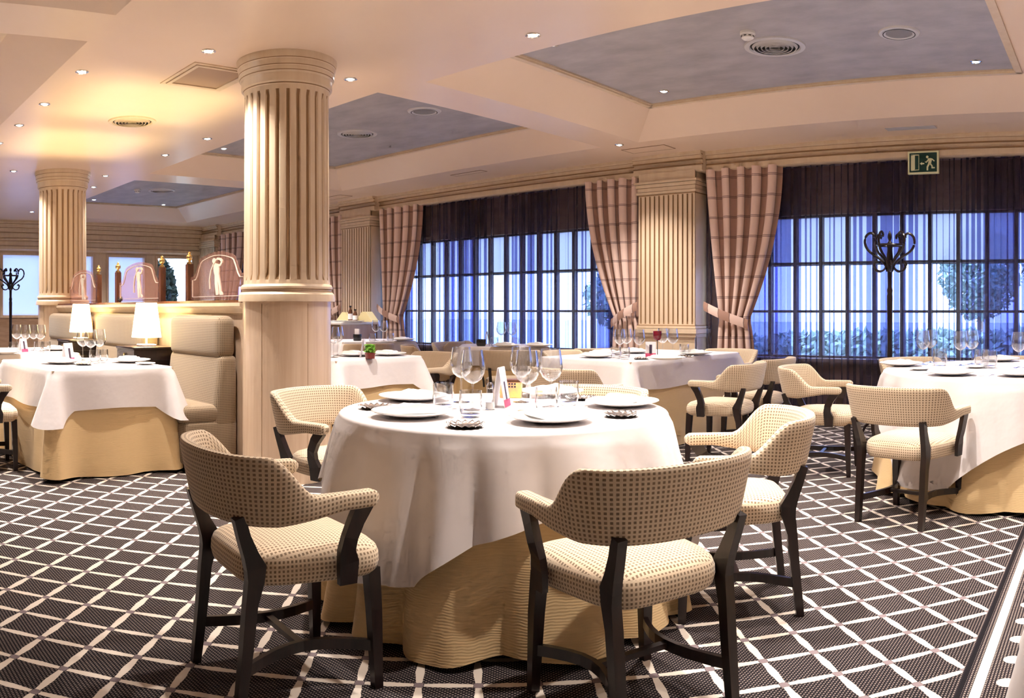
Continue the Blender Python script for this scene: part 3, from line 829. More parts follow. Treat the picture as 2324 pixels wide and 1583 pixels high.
def glass_screen(x0, x1, label):
    wd = x1 - x0 - .06; c = (x0 + x1) / 2
    t = thing('etched_glass_screen', label, 'glass screen', (c, PY, 1.23), group='etched glass screens')
    top = []
    N = 28
    for i in range(N + 1):
        u = -1 + 2 * i / N; a = abs(u)
        z = .205 if a > .88 else .205 + (.15) * (.5 - .5 * cos(pi * min(1, (.88 - a) / .30))) if a > .58 else .355 + .035 * cos(a / .58 * pi / 2)
        top.append((u * wd / 2, z))
    poly = [(-wd / 2, .01)] + top + [(wd / 2, .01)]
    pn = put('pane', MB().prism(poly, 'y', -.004, .004).mesh('pane'), M['pinkglass'], t)
    mb = MB()
    edge = [(x * .93, 0, z - .028) for x, z in top] 
    edge = [(-wd / 2 * .93, 0, .035)] + edge + [(wd / 2 * .93, 0, .035), (-wd / 2 * .93, 0, .035)]
    mb.tube(edge, .0, sec=(.005, .0022)); put('etched_border', mb.mesh('etched_border'), M['etch'], pn)
    put('etched_golfer', GOLF, M['etch'], pn, (.02, 0, .045))
glass_screen(xp[0], xp[1], 'etched glass screen in front of the far column')
glass_screen(xp[2], xp[3], 'middle etched glass screen with a faint golfer')
glass_screen(xp[4], xp[5], 'nearest etched glass screen with a pale golfer')
mb = MB()
for s in (-1, 1):
    mb.tube([(s * .005, 0, 0), (s * .02, 0, .04), (s * .05, 0, .055), (s * .065, 0, .035), (s * .052, 0, .02), (s * .045, 0, .03)], .006, 8)
tag(put('scroll_ornament', mb.mesh('scroll_ornament', True), M['iron'], None, (PY * tan((287 - NX) / F), PY - .07, 1.23)), 'small black scroll ornament at the foot of the middle etched glass', 'ornament')

# banquettes
def banquette(x0, x1, label):
    w_ = x1 - x0
    t = thing('banquette', label, 'banquette', ((x0 + x1) / 2, DY0 - .01, 0), group='upholstered banquettes along the partition')
    hw = w_ / 2
    put('plinth', MB().box(-hw + .04, hw - .04, -.40, -.02, 0, .08).mesh('plinth'), M['darkwood'], t)
    put('seat_base', rounded(-hw, hw, -.44, -.01, .06, .36, .03, 3), M['benchfab'], t)
    put('seat_cushion', rounded(-hw + .005, hw - .005, -.455, -.08, .34, .475, .05, 4), M['benchfab'], t)
    put('lower_back', rounded(-hw, hw, -.15, -.005, .30, .83, .045, 4, taper=lambda c: (c.x, c.y - (.06 if c.y < -.1 and c.z < .5 else 0), c.z)), M['benchfab'], t)
    put('back_cushion', rounded(-hw + .01, hw - .01, -.165, -.01, .80, 1.115, .06, 4), M['benchfab'], t)
banquette(-6.12, -5.24, 'nearest taupe checked banquette, beside the foreground column')
banquette(-7.92, -6.62, 'middle taupe banquette between the two lamps')
banquette(-9.62, -8.34, 'farthest taupe banquette, left of the lamps')
def lamp_stand(x, label_t, label_l):
    t = thing('lamp_table', label_t, 'side table', (x, 2.72, 0), group='dark lamp tables')
    for sx in (-.15, .15):
        for sy in (-.15, .15): put('leg', MB().box(sx - .018, sx + .018, sy - .018, sy + .018, 0, .70).mesh('leg'), M['darkwood'], t)
    db = put('drawer_box', MB().box(-.19, .19, -.19, .19, .745, .835).mesh('drawer_box'), M['darkwood'], t)
    put('knob', MB().lathe([(0, 0), (.012, 0), (.012, .01), (0, .012)], 12).mesh('knob', True), M['brass'], db, (0, -.195, .79)).rotation_euler = (pi / 2, 0, 0)
    put('table_top', rounded(-.20, .20, -.20, .20, .83, .852, .006, 2), M['darkwood'], t)
    mb = MB(); mb.prism([(-.185, .70), (.185, .70), (.205, .745), (-.205, .745)], 'y', -.20, .20); put('flared_apron', mb.mesh('flared_apron'), M['darkwood'], t)
    l = thing('table_lamp', label_l, 'lamp', (x, 2.72, .852), group='lit table lamps')
    put('base', rounded(-.065, .065, -.065, .065, 0, .018, .006, 2), M['whitepaint'], l)
    mb = MB(); mb.tube([(0, 0, .015), (0, 0, .12)], .009, 10); put('stem', mb.mesh('stem', True), M['whitepaint'], l)
    mb = MB()
    rows = [[(-.095, -.095, .075), (.095, -.095, .075), (.095, .095, .075), (-.095, .095, .075)], [(-.066, -.066, .365), (.066, -.066, .365), (.066, .066, .365), (-.066, .066, .365)]]
    mb.quad_grid(rows, True); put('lamp_shade', mb.mesh('lamp_shade'), M['shade'], l)
    d = bpy.data.lights.new('lamp_glow', 'POINT'); d.energy = 75; d.color = (1.0, .79, .36); d.shadow_soft_size = .03
    o = bpy.data.objects.new('lamp_glow', d); COL.objects.link(o); o.parent = l; o.location = (0, 0, .20)
lamp_stand(-6.39, 'dark wooden side table under the right lamp', 'lit square table lamp nearer the foreground column')
lamp_stand(-8.12, 'dark wooden side table under the left lamp', 'lit square table lamp farther left')

# ------------------------------------------------------------------ coat stands
def coat_stand(x, y, top, label, sc=1.):
    t = thing('coat_stand', label, 'coat stand', (x, y, 0))
    put('pole', MB().lathe([(.022, .1), (.026, .5), (.022, .9), (.027, 1.28), (.022, 1.30), (.028, 1.33), (.020, 1.36), (.022, 1.50), (.034, 1.56), (.030, 1.63), (.022, 1.70), (.030, 1.74), (.010, 1.775), (.020, 1.80), (.018, 1.83), (0, top)], 14).mesh('pole', True), M['darkwood'], t)
    for k in range(6):
        a = k * pi / 3 + .35
        prof = smooth_path([(.02, 1.50), (.05, 1.575), (.12, 1.635), (.19, 1.685), (.222, 1.75), (.21, 1.815), (.17, 1.842), (.140, 1.825), (.142, 1.80)])
        mb = MB(); mb.tube([(r * cos(a), r * sin(a), z - 1.866 + top) for r, z in prof], .0115, 8); put('hook', mb.mesh('hook', True), M['darkwood'], t)
        prof = smooth_path([(.025, 1.58), (.05, 1.525), (.095, 1.50), (.145, 1.515), (.165, 1.56), (.145, 1.585), (.13, 1.57)])
        mb = MB(); mb.tube([(r * cos(a + .5), r * sin(a + .5), z - 1.866 + top) for r, z in prof], .009, 8); put('lower_hook', mb.mesh('hook', True), M['darkwood'], t)
        mb = MB(); mb.tube([(.02 * cos(a), .02 * sin(a), .32), (.10 * cos(a), .10 * sin(a), .22), (.22 * cos(a), .22 * sin(a), .12), (.27 * cos(a), .27 * sin(a), .012)], .013, 8); put('foot', mb.mesh('foot', True), M['darkwood'], t)
    mb = MB(); ring = [(.115 * cos(k * pi / 16), .115 * sin(k * pi / 16), 1.735 - 1.866 + top) for k in range(33)]; mb.tube(ring, .009, 8, caps=False); put('brace_ring', mb.mesh('brace_ring', True), M['darkwood'], t)
coat_stand(-1.96, 7.12, 1.866, 'tall dark bentwood coat stand against the right window')
coat_stand(*pt(24, 13.6), 1.85, 'dark bentwood coat stand at the far left')

# ------------------------------------------------------------------ sideboard
t = thing('sideboard', 'pale wooden service sideboard before the pilaster, near the middle window', 'sideboard', (-10.05, 7.35, 0), 0)
put('carcass_back', MB().box(-.75, .55, .33, .36, 0, .94).mesh('carcass'), M['wood'], t)
for x in (-.75, -.02, .52): put('side_panel', MB().box(x, x + .03, -.30, .33, 0, .94).mesh('side_panel'), M['veneer'], t)
put('shelf', MB().box(-.72, .52, -.29, .33, .62, .645).mesh('shelf'), M['veneer'], t)
put('bottom_board', MB().box(-.72, .52, -.29, .33, .05, .08).mesh('shelf'), M['veneer'], t)
dr_ = put('door', MB().box(-.71, -.03, -.31, -.29, .10, .60).mesh('door'), M['veneer'], t)
put('handle', MB().box(-.10, -.08, -.335, -.31, .30, .42).mesh('handle'), M['brass'], dr_)
put('counter_top', rounded(-.80, .60, -.34, .37, .94, .985, .008, 2), M['white'], t)
def on_side(px, dy=0):
    return 7.25 * tan((px - NX) / F) * (1), 7.25 + dy
for i, (px, s) in enumerate(((772, .16), (818, .17))):
    x, y = on_side(px, .12)
    mb = MB(); mb.prism([(-s * 1.2, 0), (s * 1.2, 0), (s * .25, s * .85), (-s * .25, s * .85)], 'y', -.06, .06)
    tag(put('napkin_stack', mb.mesh('napkin_stack'), M['yellow_napkin'], None, (x, y, .985)), 'pale yellow folded napkins on the sideboard' + ordn(i, 2), 'napkin', 'napkin stacks on the sideboard')
def bottle(x, y, z, label, h=.2):
    t = thing('oil_bottle', label, 'bottle', (x, y, z), group='dark bottles on the sideboard')
    put('body', MB().lathe([(0, 0), (.032, 0), (.034, .01), (.034, h * .62), (.014, h * .78), (.012, h * .9), (0, h * .9)], 16).mesh('body', True), M['wood'], t)
    put('stopper', MB().lathe([(.016, h * .9), (.018, h), (0, h)], 12).mesh('stopper', True), M['black'], t)
    put('paper_label', MB().lathe([(.0348, h * .15), (.0348, h * .5)], 16).mesh('label'), M['card'], t)
x, y = on_side(795); bottle(x, y, .985, 'dark glass bottle on the sideboard, the taller left one', .23)
x, y = on_side(803); bottle(x + .03, y, .985, 'dark glass bottle on the sideboard, the shorter right one', .18)
plate_small = MB().lathe([(0, .004), (.06, .004), (.10, .014), (.102, .018), (.098, .018), (.058, .009), (0, .009)], 28).mesh('plate', True)
for i, px in enumerate((760, 785, 808, 826)):
    x, y = on_side(px, -.12)
    tag(put('stacked_plate', plate_small, M['white'], None, (x, y, .985)), 'small white plate along the front of the sideboard' + ordn(i, 4), 'plate', 'plates on the sideboard')

# ------------------------------------------------------------------ tables with two layers of cloth
def outline_round(R, n=180): return [(R * cos(2 * pi * i / n), R * sin(2 * pi * i / n)) for i in range(n)], [(cos(2 * pi * i / n), sin(2 * pi * i / n)) for i in range(n)], None
def outline_rect(hx, hy, r=.025, step=.025):
    pts, nr, cd_ = [], [], []
    for (cx, cy, a0) in ((hx - r, hy - r, 0), (-hx + r, hy - r, pi / 2), (-hx + r, -hy + r, pi), (hx - r, -hy + r, 3 * pi / 2)):
        for k in range(9):
            a = a0 + k * pi / 16; pts.append((cx + r * cos(a), cy + r * sin(a))); nr.append((cos(a), sin(a)))
        nx_, ny_ = pts[-1]; a = a0 + pi / 2
        tx, ty = cos(a + pi / 2), sin(a + pi / 2)
        L = 2 * ((hx if abs(tx) > .5 else hy) - r); m = max(2, int(L / step))
        for k in range(1, m): pts.append((nx_ + tx * L * k / m, ny_ + ty * L * k / m)); nr.append((cos(a), sin(a)))
    for (x, y) in pts: cd_.append(hypot(hx - abs(x), hy - abs(y)))
    return pts, nr, cd_
def cloth(outline, drop, fold, ztop, rows=14, edge=.018, zmin=.004, puddle=0):
    pts, nr, _ = outline; n = len(pts)
    mb = MB()
    R = [[(x * k, y * k, ztop) for x, y in pts] for k in (.25, .6, .9)]
    for k in range(5):
        a = k / 4 * pi / 2
        R.append([(x - nx * edge + nx * edge * sin(a) + nx * .004, y - ny * edge + ny * edge * sin(a) + ny * .004, ztop - edge + edge * cos(a)) for (x, y), (nx, ny) in zip(pts, nr)])
    for j in range(1, rows + 1):
        t = j / rows; row = []
        for i, ((x, y), (nx, ny)) in enumerate(zip(pts, nr)):
            d = drop(i); z = max(zmin, ztop - edge - (d - edge) * t)
            o = fold(i, t, d) + .004
            row.append((x + nx * o, y + ny * o, z))
        R.append(row)
    mb.quad_grid(R, True)
    mb.cap([i for i in range(n)], True)
    return mb
def table(x, y, rot, shape, dims, where, over_drop, corner_rot=0, seed=0, cloth_label=None, ZT=.745, cloth_half=None, skirt=True):
    rnd = random.Random(seed)
    t = thing('dining_table', where, 'table', (x, y, 0), rot, 'skirted dining tables')
    if shape == 'round':
        R = dims
        put('table_top', MB().lathe([(0, ZT - .03), (R, ZT - .03), (R, ZT), (0, ZT)], 64).mesh('table_top'), M['veneer'], t)
        put('pedestal', MB().lathe([(.30, 0), (.30, .03), (.06, .06), (.05, ZT - .03)], 32).mesh('pedestal', True), M['darkwood'], t)
        ol = outline_round(R, 240); n = 240
        so = outline_round(R, 240)
    else:
        hx, hy = dims
        put('table_top', MB().box(-hx, hx, -hy, hy, ZT - .03, ZT).mesh('table_top'), M['veneer'], t)
        for sx in (-1, 1):
            for sy in (-1, 1): put('leg', MB().box(sx * hx * .8 - .03, sx * hx * .8 + .03, sy * hy * .8 - .03, sy * hy * .8 + .03, 0, ZT - .03).mesh('leg'), M['darkwood'], t)
        ol = outline_rect(hx, hy); so = outline_rect(hx, hy); n = len(ol[0])
    ph = [rnd.uniform(0, 6.28) for _ in range(8)]
    if shape == 'round':
        # cream floor-length skirt, free hanging round folds
        def sf(i, tt, d):
            a = 2 * pi * i / n
            w1 = sin(a * 13 + ph[0] + 1.3 * sin(a * 3 + ph[1])); w2 = sin(a * 22 + ph[2] + sin(a * 5))
            rg = abs(cos(a * 7 + ph[0] + .9 * sin(a * 3 + ph[1])))
            return (.012 + .085 * rg + .010 * w2) * tt ** 1.5
        zs = [.012 + .012 * (1 + sin(i * .21 + ph[3])) for i in range(n)]
        sk = cloth(so, lambda i: ZT + .003 - zs[i], sf, ZT + .003, 16)
        hs = cloth_half
        def dr(i):
            a = 2 * pi * i / n - corner_rot
            m_ = max(abs(cos(a)), abs(sin(a)))
            return min(hs / m_, hs * 1.25) - R + .012 * sin(a * 7 + ph[4])
        def of(i, tt, d):
            a = 2 * pi * i / n
            c = abs(sin(2 * (a - corner_rot - pi / 4 + pi / 4)))   # 1 at the corners of the square cloth
            w1 = sin(a * 19 + ph[5] + 1.2 * sin(a * 4 + ph[6])); w2 = sin(a * 9 + ph[7])
            return sf(i, d * tt / ZT, d) + .006 + (.012 + .058 * abs(cos(a * 8 + ph[5] + .9 * sin(a * 4 + ph[6]))) + .020 * c * (1 + sin(a * 26 + ph[1])) * .5 + .006 * (1 + w2)) * tt ** .75 * (d / .4) ** .4
        oc = cloth(ol, dr, of, ZT + .008, 14)
    else:
        cdist = so[2]
        def sf(i, tt, d):
            c = cdist[i]
            return (.012 + .075 * exp(-(c / .10) ** 2) - .015 * exp(-((c - .22) / .08) ** 2) + .008 * sin(i * .35 + ph[0])) * tt
        zs = [.02 + .012 * sin(i * .13 + ph[3]) for i in range(n)]
        sk = cloth(so, lambda i: ZT + .003 - zs[i], sf, ZT + .003, 12)
        co = ol[2]
        def dr(i): return over_drop * (1 + .42 * max(0, 1 - co[i] / .15)) + .006 * sin(i * .22 + ph[4])
        def of(i, tt, d):
            c = co[i]
            return ((.022 + .085 * exp(-(c / .055) ** 2) - .010 * exp(-((c - .12) / .05) ** 2)) + .007 * sin(i * .28 + ph[5])) * tt + .007 + sf(i, d * tt / ZT, d)
        oc = cloth(ol, dr, of, ZT + .008, 12)
    if skirt:
        put('table_skirt', sk.mesh('table_skirt', True, radians(70)), M['skirt'], t)
    o = put('tablecloth', oc.mesh('tablecloth', True, radians(70)), M['linen'], None, (x, y, 0), rot); tag(o, cloth_label, 'tablecloth', 'white tablecloths')
    return ZT + .009
ZT = .754
TN = {1: 'the round front table', 2: 'the large round table at right', 3: 'the long table before the pilaster', 4: 'the table just behind the foreground column',
      5: 'the table by the sideboard', 6: 'the small table at the middle window', 7: 'the square table before the banquettes', 8: 'the table at the left edge', 9: 'the table at the bottom right corner'}
def names(i): return dict(where=TN[i].replace('the ', '', 1) + ', in a cream floor-length skirt', cloth_label='white linen cloth over ' + TN[i])
table(-2.265, 2.50, 0, 'round', .667, over_drop=0, corner_rot=radians(-79 + 45), seed=1, cloth_half=.945, **names(1))
table(-.52, 5.68, 0, 'round', 1.05, over_drop=0, corner_rot=radians(-120 + 45), seed=2, cloth_half=1.35, **names(2))
table(-4.02, 6.33, radians(-4), 'rect', (.50, .86), over_drop=.24, seed=3, **names(3))
table(-5.86, 4.38, radians(4), 'rect', (.48, .50), over_drop=.235, seed=4, **names(4))
table(-8.62, 6.85, radians(-20), 'rect', (.45, .50), over_drop=.22, seed=5, **names(5))
table(-6.32, 6.98, radians(42), 'rect', (.50, .40), over_drop=.20, seed=6, **names(6))
table(-5.98, 2.01, radians(3), 'rect', (.62, .46), over_drop=.275, seed=7, **names(7))
table(-7.98, 1.98, radians(2), 'rect', (.62, .46), over_drop=.26, seed=8, **names(8))
table(.515, 2.02, 0, 'round', .62, over_drop=0, corner_rot=radians(135), seed=9, cloth_half=.97, **names(9))

# ------------------------------------------------------------------ chairs
def make_chair():
    t = thing('armchair', 'x', 'chair')
    # seat
    mb = MB(); n = 44; rows = []; uvs = []
    def se(c): return math.copysign(abs(c) ** .42, c)
    base = []
    for j in range(n):
        a = 2 * pi * j / n; ux, uy = se(cos(a)), se(sin(a))
        base.append((ux * (.240 + .034 * uy), .238 * uy))
    per = [0]
    for j in range(n): per.append(per[-1] + hypot(base[(j + 1) % n][0] - base[j][0], base[(j + 1) % n][1] - base[j][1]))
    side = ((.372, .93), (.385, .975), (.410, 1.0), (.437, .995), (.456, .965))
    for z, k in side:
        rows.append([(x * k, y * k, z - .012 * (abs(y) / .24) ** 2 * 0) for x, y in base]); uvs.append([(p, z) for p in per])
    mb.quad_grid(rows, True, uvs)
    rows, uvs = [], []
    for z, k in ((.456, .965), (.470, .90), (.481, .76), (.489, .5), (.493, .22)):
        rows.append([(x * k, y * k, z) for x, y in base]); u = [(x * k, y * k) for x, y in base]; uvs.append(u + [u[0]])
    b = mb.quad_grid(rows, True, uvs); last = b + 4 * n
    mb.cap([last + j for j in range(n)], False, [(x * .22, y * .22) for x, y in base])
    mb.cap([j for j in range(n)], True, [(x, y) for x, y in base])
    me = mb.mesh('seat', True, radians(60))
    bm = bmesh.new(); bm.from_mesh(me); bmesh.ops.remove_doubles(bm, verts=bm.verts, dist=.0005); bm.to_mesh(me); bm.free()
    put('seat', me, M['chairfab'], t)
    # back and arms: one swept pad, split into backrest and two armrests
    ctrl = [(.290, .168), (.296, .09), (.297, 0), (.290, -.10), (.262, -.19), (.205, -.25), (.11, -.285), (0, -.296)]
    def cr(P, s):
        k = min(int(s), len(P) - 2); f = s - k
        p0, p1, p2, p3 = P[max(k - 1, 0)], P[k], P[k + 1], P[min(k + 2, len(P) - 1)]
        return tuple(.5 * ((2 * b) + (-a + c) * f + (2 * a - 5 * b + 4 * c - d) * f * f + (-a + 3 * b - 3 * c + d) * f ** 3) for a, b, c, d in zip(p0, p1, p2, p3))
    full = ctrl + [(-x, y) for x, y in reversed(ctrl[:-1])]
    NS = 72; st = []
    for i in range(NS + 1): st.append(cr(full, i / NS * (len(full) - 1)))
    arc = [0]
    for i in range(NS): arc.append(arc[-1] + hypot(st[i + 1][0] - st[i][0], st[i + 1][1] - st[i][1]))
    tot = arc[-1]
    K = 20
    rows, uvs = [], []
    for i, (x, y) in enumerate(st):
        s = min(arc[i], tot - arc[i])                     # distance from the nearest arm tip
        q = min(1, max(0, (s - .215) / .15)); q = q * q * (3 - 2 * q)
        top = .660 + (.785 - .660) * q + .006 * q * cos((arc[i] - tot / 2) * 4)
        bot = .606 - .035 * min(1, max(0, (s - .13) / .2))
        th = .056 - .008 * q
        a, b = st[max(i - 1, 0)], st[min(i + 1, NS)]
        tx, ty = b[0] - a[0], b[1] - a[1]; l = hypot(tx, ty); nx_, ny_ = -ty / l, tx / l
        if nx_ * x + ny_ * (y + .05) < 0: nx_, ny_ = -nx_, -ny_
        e = 1.0
        if s < .03: e = max(.35, (1 - (1 - s / .03) ** 2) ** .5)
        zc, hz = (top + bot) / 2, (top - bot) / 2
        ring = []; uv = []
        pv = 0; pp = None
        for k in range(K):
            an = 2 * pi * k / K - pi / 2 + .01
            aa = math.copysign(abs(cos(an)) ** .55, cos(an)) * th / 2 * e; zz = math.copysign(abs(sin(an)) ** .5, sin(an)) * hz * e
            lean = .045 * q * ((zz + hz) / (2 * hz)) ** 1.2
            p = (x + nx_ * (aa + lean), y + ny_ * (aa + lean), zc + zz)
            if pp: pv += hypot(aa - pa, zz - pz)
            ring.append(p); uv.append((arc[i], pv)); pp = p; pa, pz = aa, zz
        uv.append((arc[i], pv + th * .5)); rows.append(ring); uvs.append(uv)
    ia = next(i for i in range(NS) if arc[i] > .22); ib = NS - ia
    for nm, i0, i1 in (('armrest', 0, ia), ('backrest', ia, ib), ('armrest', ib, NS)):
        mb = MB(); mb.quad_grid(rows[i0:i1 + 1], True, uvs[i0:i1 + 1])
        m = i1 - i0
        mb.cap([k for k in range(K)], True, [(0, 0)] * K); mb.cap([m * K + k for k in range(K)], False, [(0, 0)] * K)
        put(nm, mb.mesh(nm, True, radians(55)), M['chairfab'], t)
    # wood
    for s in (-1, 1):
        mb = MB(); mb.tube([(s * .205, .195, .385), (s * .215, .200, .25), (s * .222, .208, 0)], 0, sec=[(.022, .022), (.020, .020), (.015, .015)], up=(0, 1, 0)); put('front_leg', mb.mesh('front_leg'), M['darkwood'], t)
        mb = MB(); mb.tube([(s * .222, -.272, .60), (s * .217, -.254, .54), (s * .212, -.230, .48), (s * .209, -.212, .44), (s * .209, -.214, .40), (s * .208, -.228, .33), (s * .207, -.240, .2), (s * .205, -.262, 0)], 0,
                           sec=[(.018, .016), (.019, .016), (.024, .016), (.032, .016), (.027, .017), (.020, .018), (.018, .018), (.015, .015)], up=(1, 0, 0)); put('rear_leg', mb.mesh('rear_leg'), M['darkwood'], t)
        mb = MB(); mb.tube([(s * .291, .122, .620), (s * .296, .088, .570), (s * .295, .066, .520), (s * .286, .060, .478), (s * .277, .070, .438), (s * .273, .070, .370)], 0,
                           sec=[(.028, .013), (.025, .013), (.024, .013), (.027, .012), (.034, .011), (.030, .010)], up=(1, 0, 0)); put('arm_support', mb.mesh('arm_support'), M['darkwood'], t)
        path = []
        for k in range(9):
            q = k / 8; y = .200 - .435 * q; path.append((s * (.216 - .075 * sin(pi * q) - .006 * q), y, .135 + .012 * sin(pi * q)))
        mb = MB(); mb.tube(path, 0, sec=(.009, .017)); put('side_stretcher', mb.mesh('side_stretcher'), M['darkwood'], t)
    mb = MB(); mb.tube([(-.14, -.02, .146), (.14, -.02, .146)], 0, sec=(.013, .009)); put('cross_stretcher', mb.mesh('cross_stretcher'), M['darkwood'], t)
    return t
CH = 'cream dotted armchair '
chairs = [
 (-2.213, 1.436, 8, CH + 'at the front left of the round front table, seen from behind'),
 (-1.36, 2.05, -69, CH + 'at the front right of the round front table, its back turned'),
 (-1.47, 2.94, -123, CH + 'on the right side of the round front table, facing left'),
 (-3.31, 2.47, 80, CH + 'behind the left side of the round front table, by the column'),
 (-2.52, 3.34, 172, CH + 'on the far side of the round front table'),
 (-1.113, 4.50, 15, CH + 'in front of the large round table at right, seen from behind'),
 (-2.02, 5.60, 80, CH + 'at the left side of the large round table'),
 (-1.55, 6.66, 132, CH + 'on the far side of the large round table, the left one'),
 (-.84, 6.95, 164, CH + 'on the far side of the large round table, the right one'),
 (-3.60, 4.78, 4, CH + 'at the near end of the long table before the pilaster'),
 (-2.93, 5.74, -95, CH + 'at the right side of the long table, the nearer one'),
 (-2.96, 6.42, -90, CH + 'at the right side of the long table, the farther one'),
 (-3.80, 7.46, 182, CH + 'at the far end of the long table, against the curtain'),
 (-4.90, 6.50, 88, CH + 'at the left side of the long table before the pilaster'),
 (-5.25, 7.32, -50, CH + 'turned sideways between the small window table and the pilaster'),
 (-5.80, 5.22, 182, CH + 'on the far side of the table behind the foreground column'),
 (-5.72, 6.40, -45, CH + 'in front of the small window table, its back turned'),
 (-7.02, 6.48, 40, CH + 'left of the small window table, its arm toward the front'),
 (-7.25, 7.22, 100, CH + 'left of the small window table, close to the sheer curtain'),
 (-7.98, 6.30, -62, CH + 'in front of the table by the sideboard, its back turned'),
 (-7.78, 7.42, -115, CH + 'at the right end of the table by the sideboard'),
 (-6.0, 1.26, 5, CH + 'cut off at the left edge of the picture'),
]
ch0 = make_chair()
for i, (x, y, az, lab) in enumerate(chairs):
    o = ch0 if i == 0 else copy_tree(ch0)
    o.location = (x, y, 0); o.scale = (.953,) * 3; o.rotation_euler = (0, 0, -radians(az)); o['label'] = lab; o['group'] = 'cream dotted armchairs'

# ------------------------------------------------------------------ table settings
PL = MB().lathe([(0, .006), (.085, .006), (.105, .010), (.150, .021), (.156, .025), (.154, .028), (.106, .015), (.085, .011), (0, .011)], 40).mesh('charger_plate', True)
SAU = MB().lathe([(0, .003), (.045, .003), (.075, .012), (.074, .015), (.045, .007), (0, .007)], 28).mesh('side_plate', True)
def napkin_mesh():
    mb = MB(); rows = []
    for j in range(7):
        v = j / 6; wd = .115 - .045 * v; rows.append([(-wd + 2 * wd * i / 8, -.055 + .11 * v, .018 + .016 * sin(pi * i / 8) * (1 - .4 * v) + .004 * sin(i * 1.7 + v * 3)) for i in range(9)])
    mb.quad_grid(rows)
    rows2 = [[(x, y, .0) for x, y, z in r] for r in rows]; mb.quad_grid(rows2)
    n = 9
    for seq in ([0 * n + i for i in range(n)], [6 * n + i for i in range(n)], [j * n for j in range(7)], [j * n + 8 for j in range(7)]):
        for a, b in zip(seq[:-1], seq[1:]): mb.f.append((a, b, b + 63, a + 63))
    return mb.mesh('napkin', True, radians(50))
NAP = napkin_mesh()
WG_B = MB().lathe([(.006, .105), (.018, .110), (.036, .124), (.047, .145), (.0495, .165), (.046, .195), (.0395, .238), (.0385, .238), (.0450, .195), (.0480, .165), (.0455, .146), (.035, .127), (.017, .113), (0, .110)], 28).mesh('bowl', True)
WG_S = MB().lathe([(.0040, .006), (.0032, .03), (.0032, .09), (.006, .106)], 10).mesh('stem', True)
WG_F = MB().lathe([(0, .0), (.036, .0), (.037, .002), (.015, .004), (.004, .008), (0, .008)], 24).mesh('foot', True)
TU = MB().lathe([(0, .0), (.030, .0), (.036, .008), (.042, .040), (.039, .094), (.038, .094), (.041, .040), (.035, .012), (0, .010)], 26).mesh('tumbler', True)
def coaster_mesh():
    mb = MB(); n = 96; rows = []
    for r, z, sc_ in ((.0, .004, 0), (.030, .004, 0), (.046, .006, 0), (.056, .010, .003), (.064, .014, .005), (.068, .012, .005), (.060, .006, .003), (.045, .002, 0), (.0, .0, 0)):
        rows.append([((r + sc_ * cos(16 * 2 * pi * j / n)) * cos(2 * pi * j / n), (r + sc_ * cos(16 * 2 * pi * j / n)) * sin(2 * pi * j / n), z + .7 * sc_ * cos(16 * 2 * pi * j / n)) for j in range(n)])
    mb.quad_grid(rows, True); return mb.mesh('silver_dish', True, radians(60))
DISH = coaster_mesh()
def plate(x, y, lab, nap=True, rot=0., sc=1.0, grp='charger plates', z=ZT):
    o = tag(put('charger_plate', PL, M['white'], None, (x, y, z), rot), lab, 'plate', grp)
    if sc != 1: o.scale = (sc,) * 3
    if nap: tag(put('folded_napkin', NAP, M['napkin'], None, (x, y, z + .018), rot), lab.replace('white charger plate', 'folded white napkin'), 'napkin', 'folded napkins')
def wine(x, y, lab, s=1.0, z=ZT):
    t = thing('wine_glass', lab, 'wine glass', (x, y, z), group='stemmed wine glasses'); t.scale = (s, s, s)
    put('bowl', WG_B, M['glass'], t); put('stem', WG_S, M['glass'], t); put('foot', WG_F, M['glass'], t)
def tumbler(x, y, lab, s=1.0, z=ZT):
    o = tag(put('tumbler', TU, M['glass'], None, (x, y, z)), lab, 'tumbler', 'water tumblers'); o.scale = (s, s, s)
def menu(x, y, rot, lab, h=.14, wd=.045, z=ZT, prints=True):
    t = thing('menu_card', lab, 'menu card', (x, y, z), rot, 'standing menu cards')
    for s in (-1, 1):
        mb = MB(); mb.prism([(s * .028, 0), (s * .030, 0), (s * .003, h), (s * .001, h)], 'x', -wd, wd); put('panel', mb.mesh('panel'), M['card'], t)
    if prints:
        for s in (-1, 1):
            def fy(z_): return s * (.0305 - (.0275) * z_ / h + .0006)
            for (nm, x0, x1, z0, z1, m_) in (('printed_band', -wd, wd, .002, .032, M['magenta']), ('printed_bottle', -.012, .012, .025, .105, M['ink'])):
                mb = MB(); mb.v += [(x0, fy(z0), z0), (x1, fy(z0), z0), (x1, fy(z1), z1), (x0, fy(z1), z1)]; mb.f.append((0, 1, 2, 3)); put(nm, mb.mesh(nm), m_, t)
def label_row(fn, items, desc, tn, **k):
    items = sorted(items, key=lambda p: atan2(p[0], p[1]))
    for i, p in enumerate(items): fn(p[0], p[1], desc + ' on ' + tn + ordn(i, len(items)), **k)
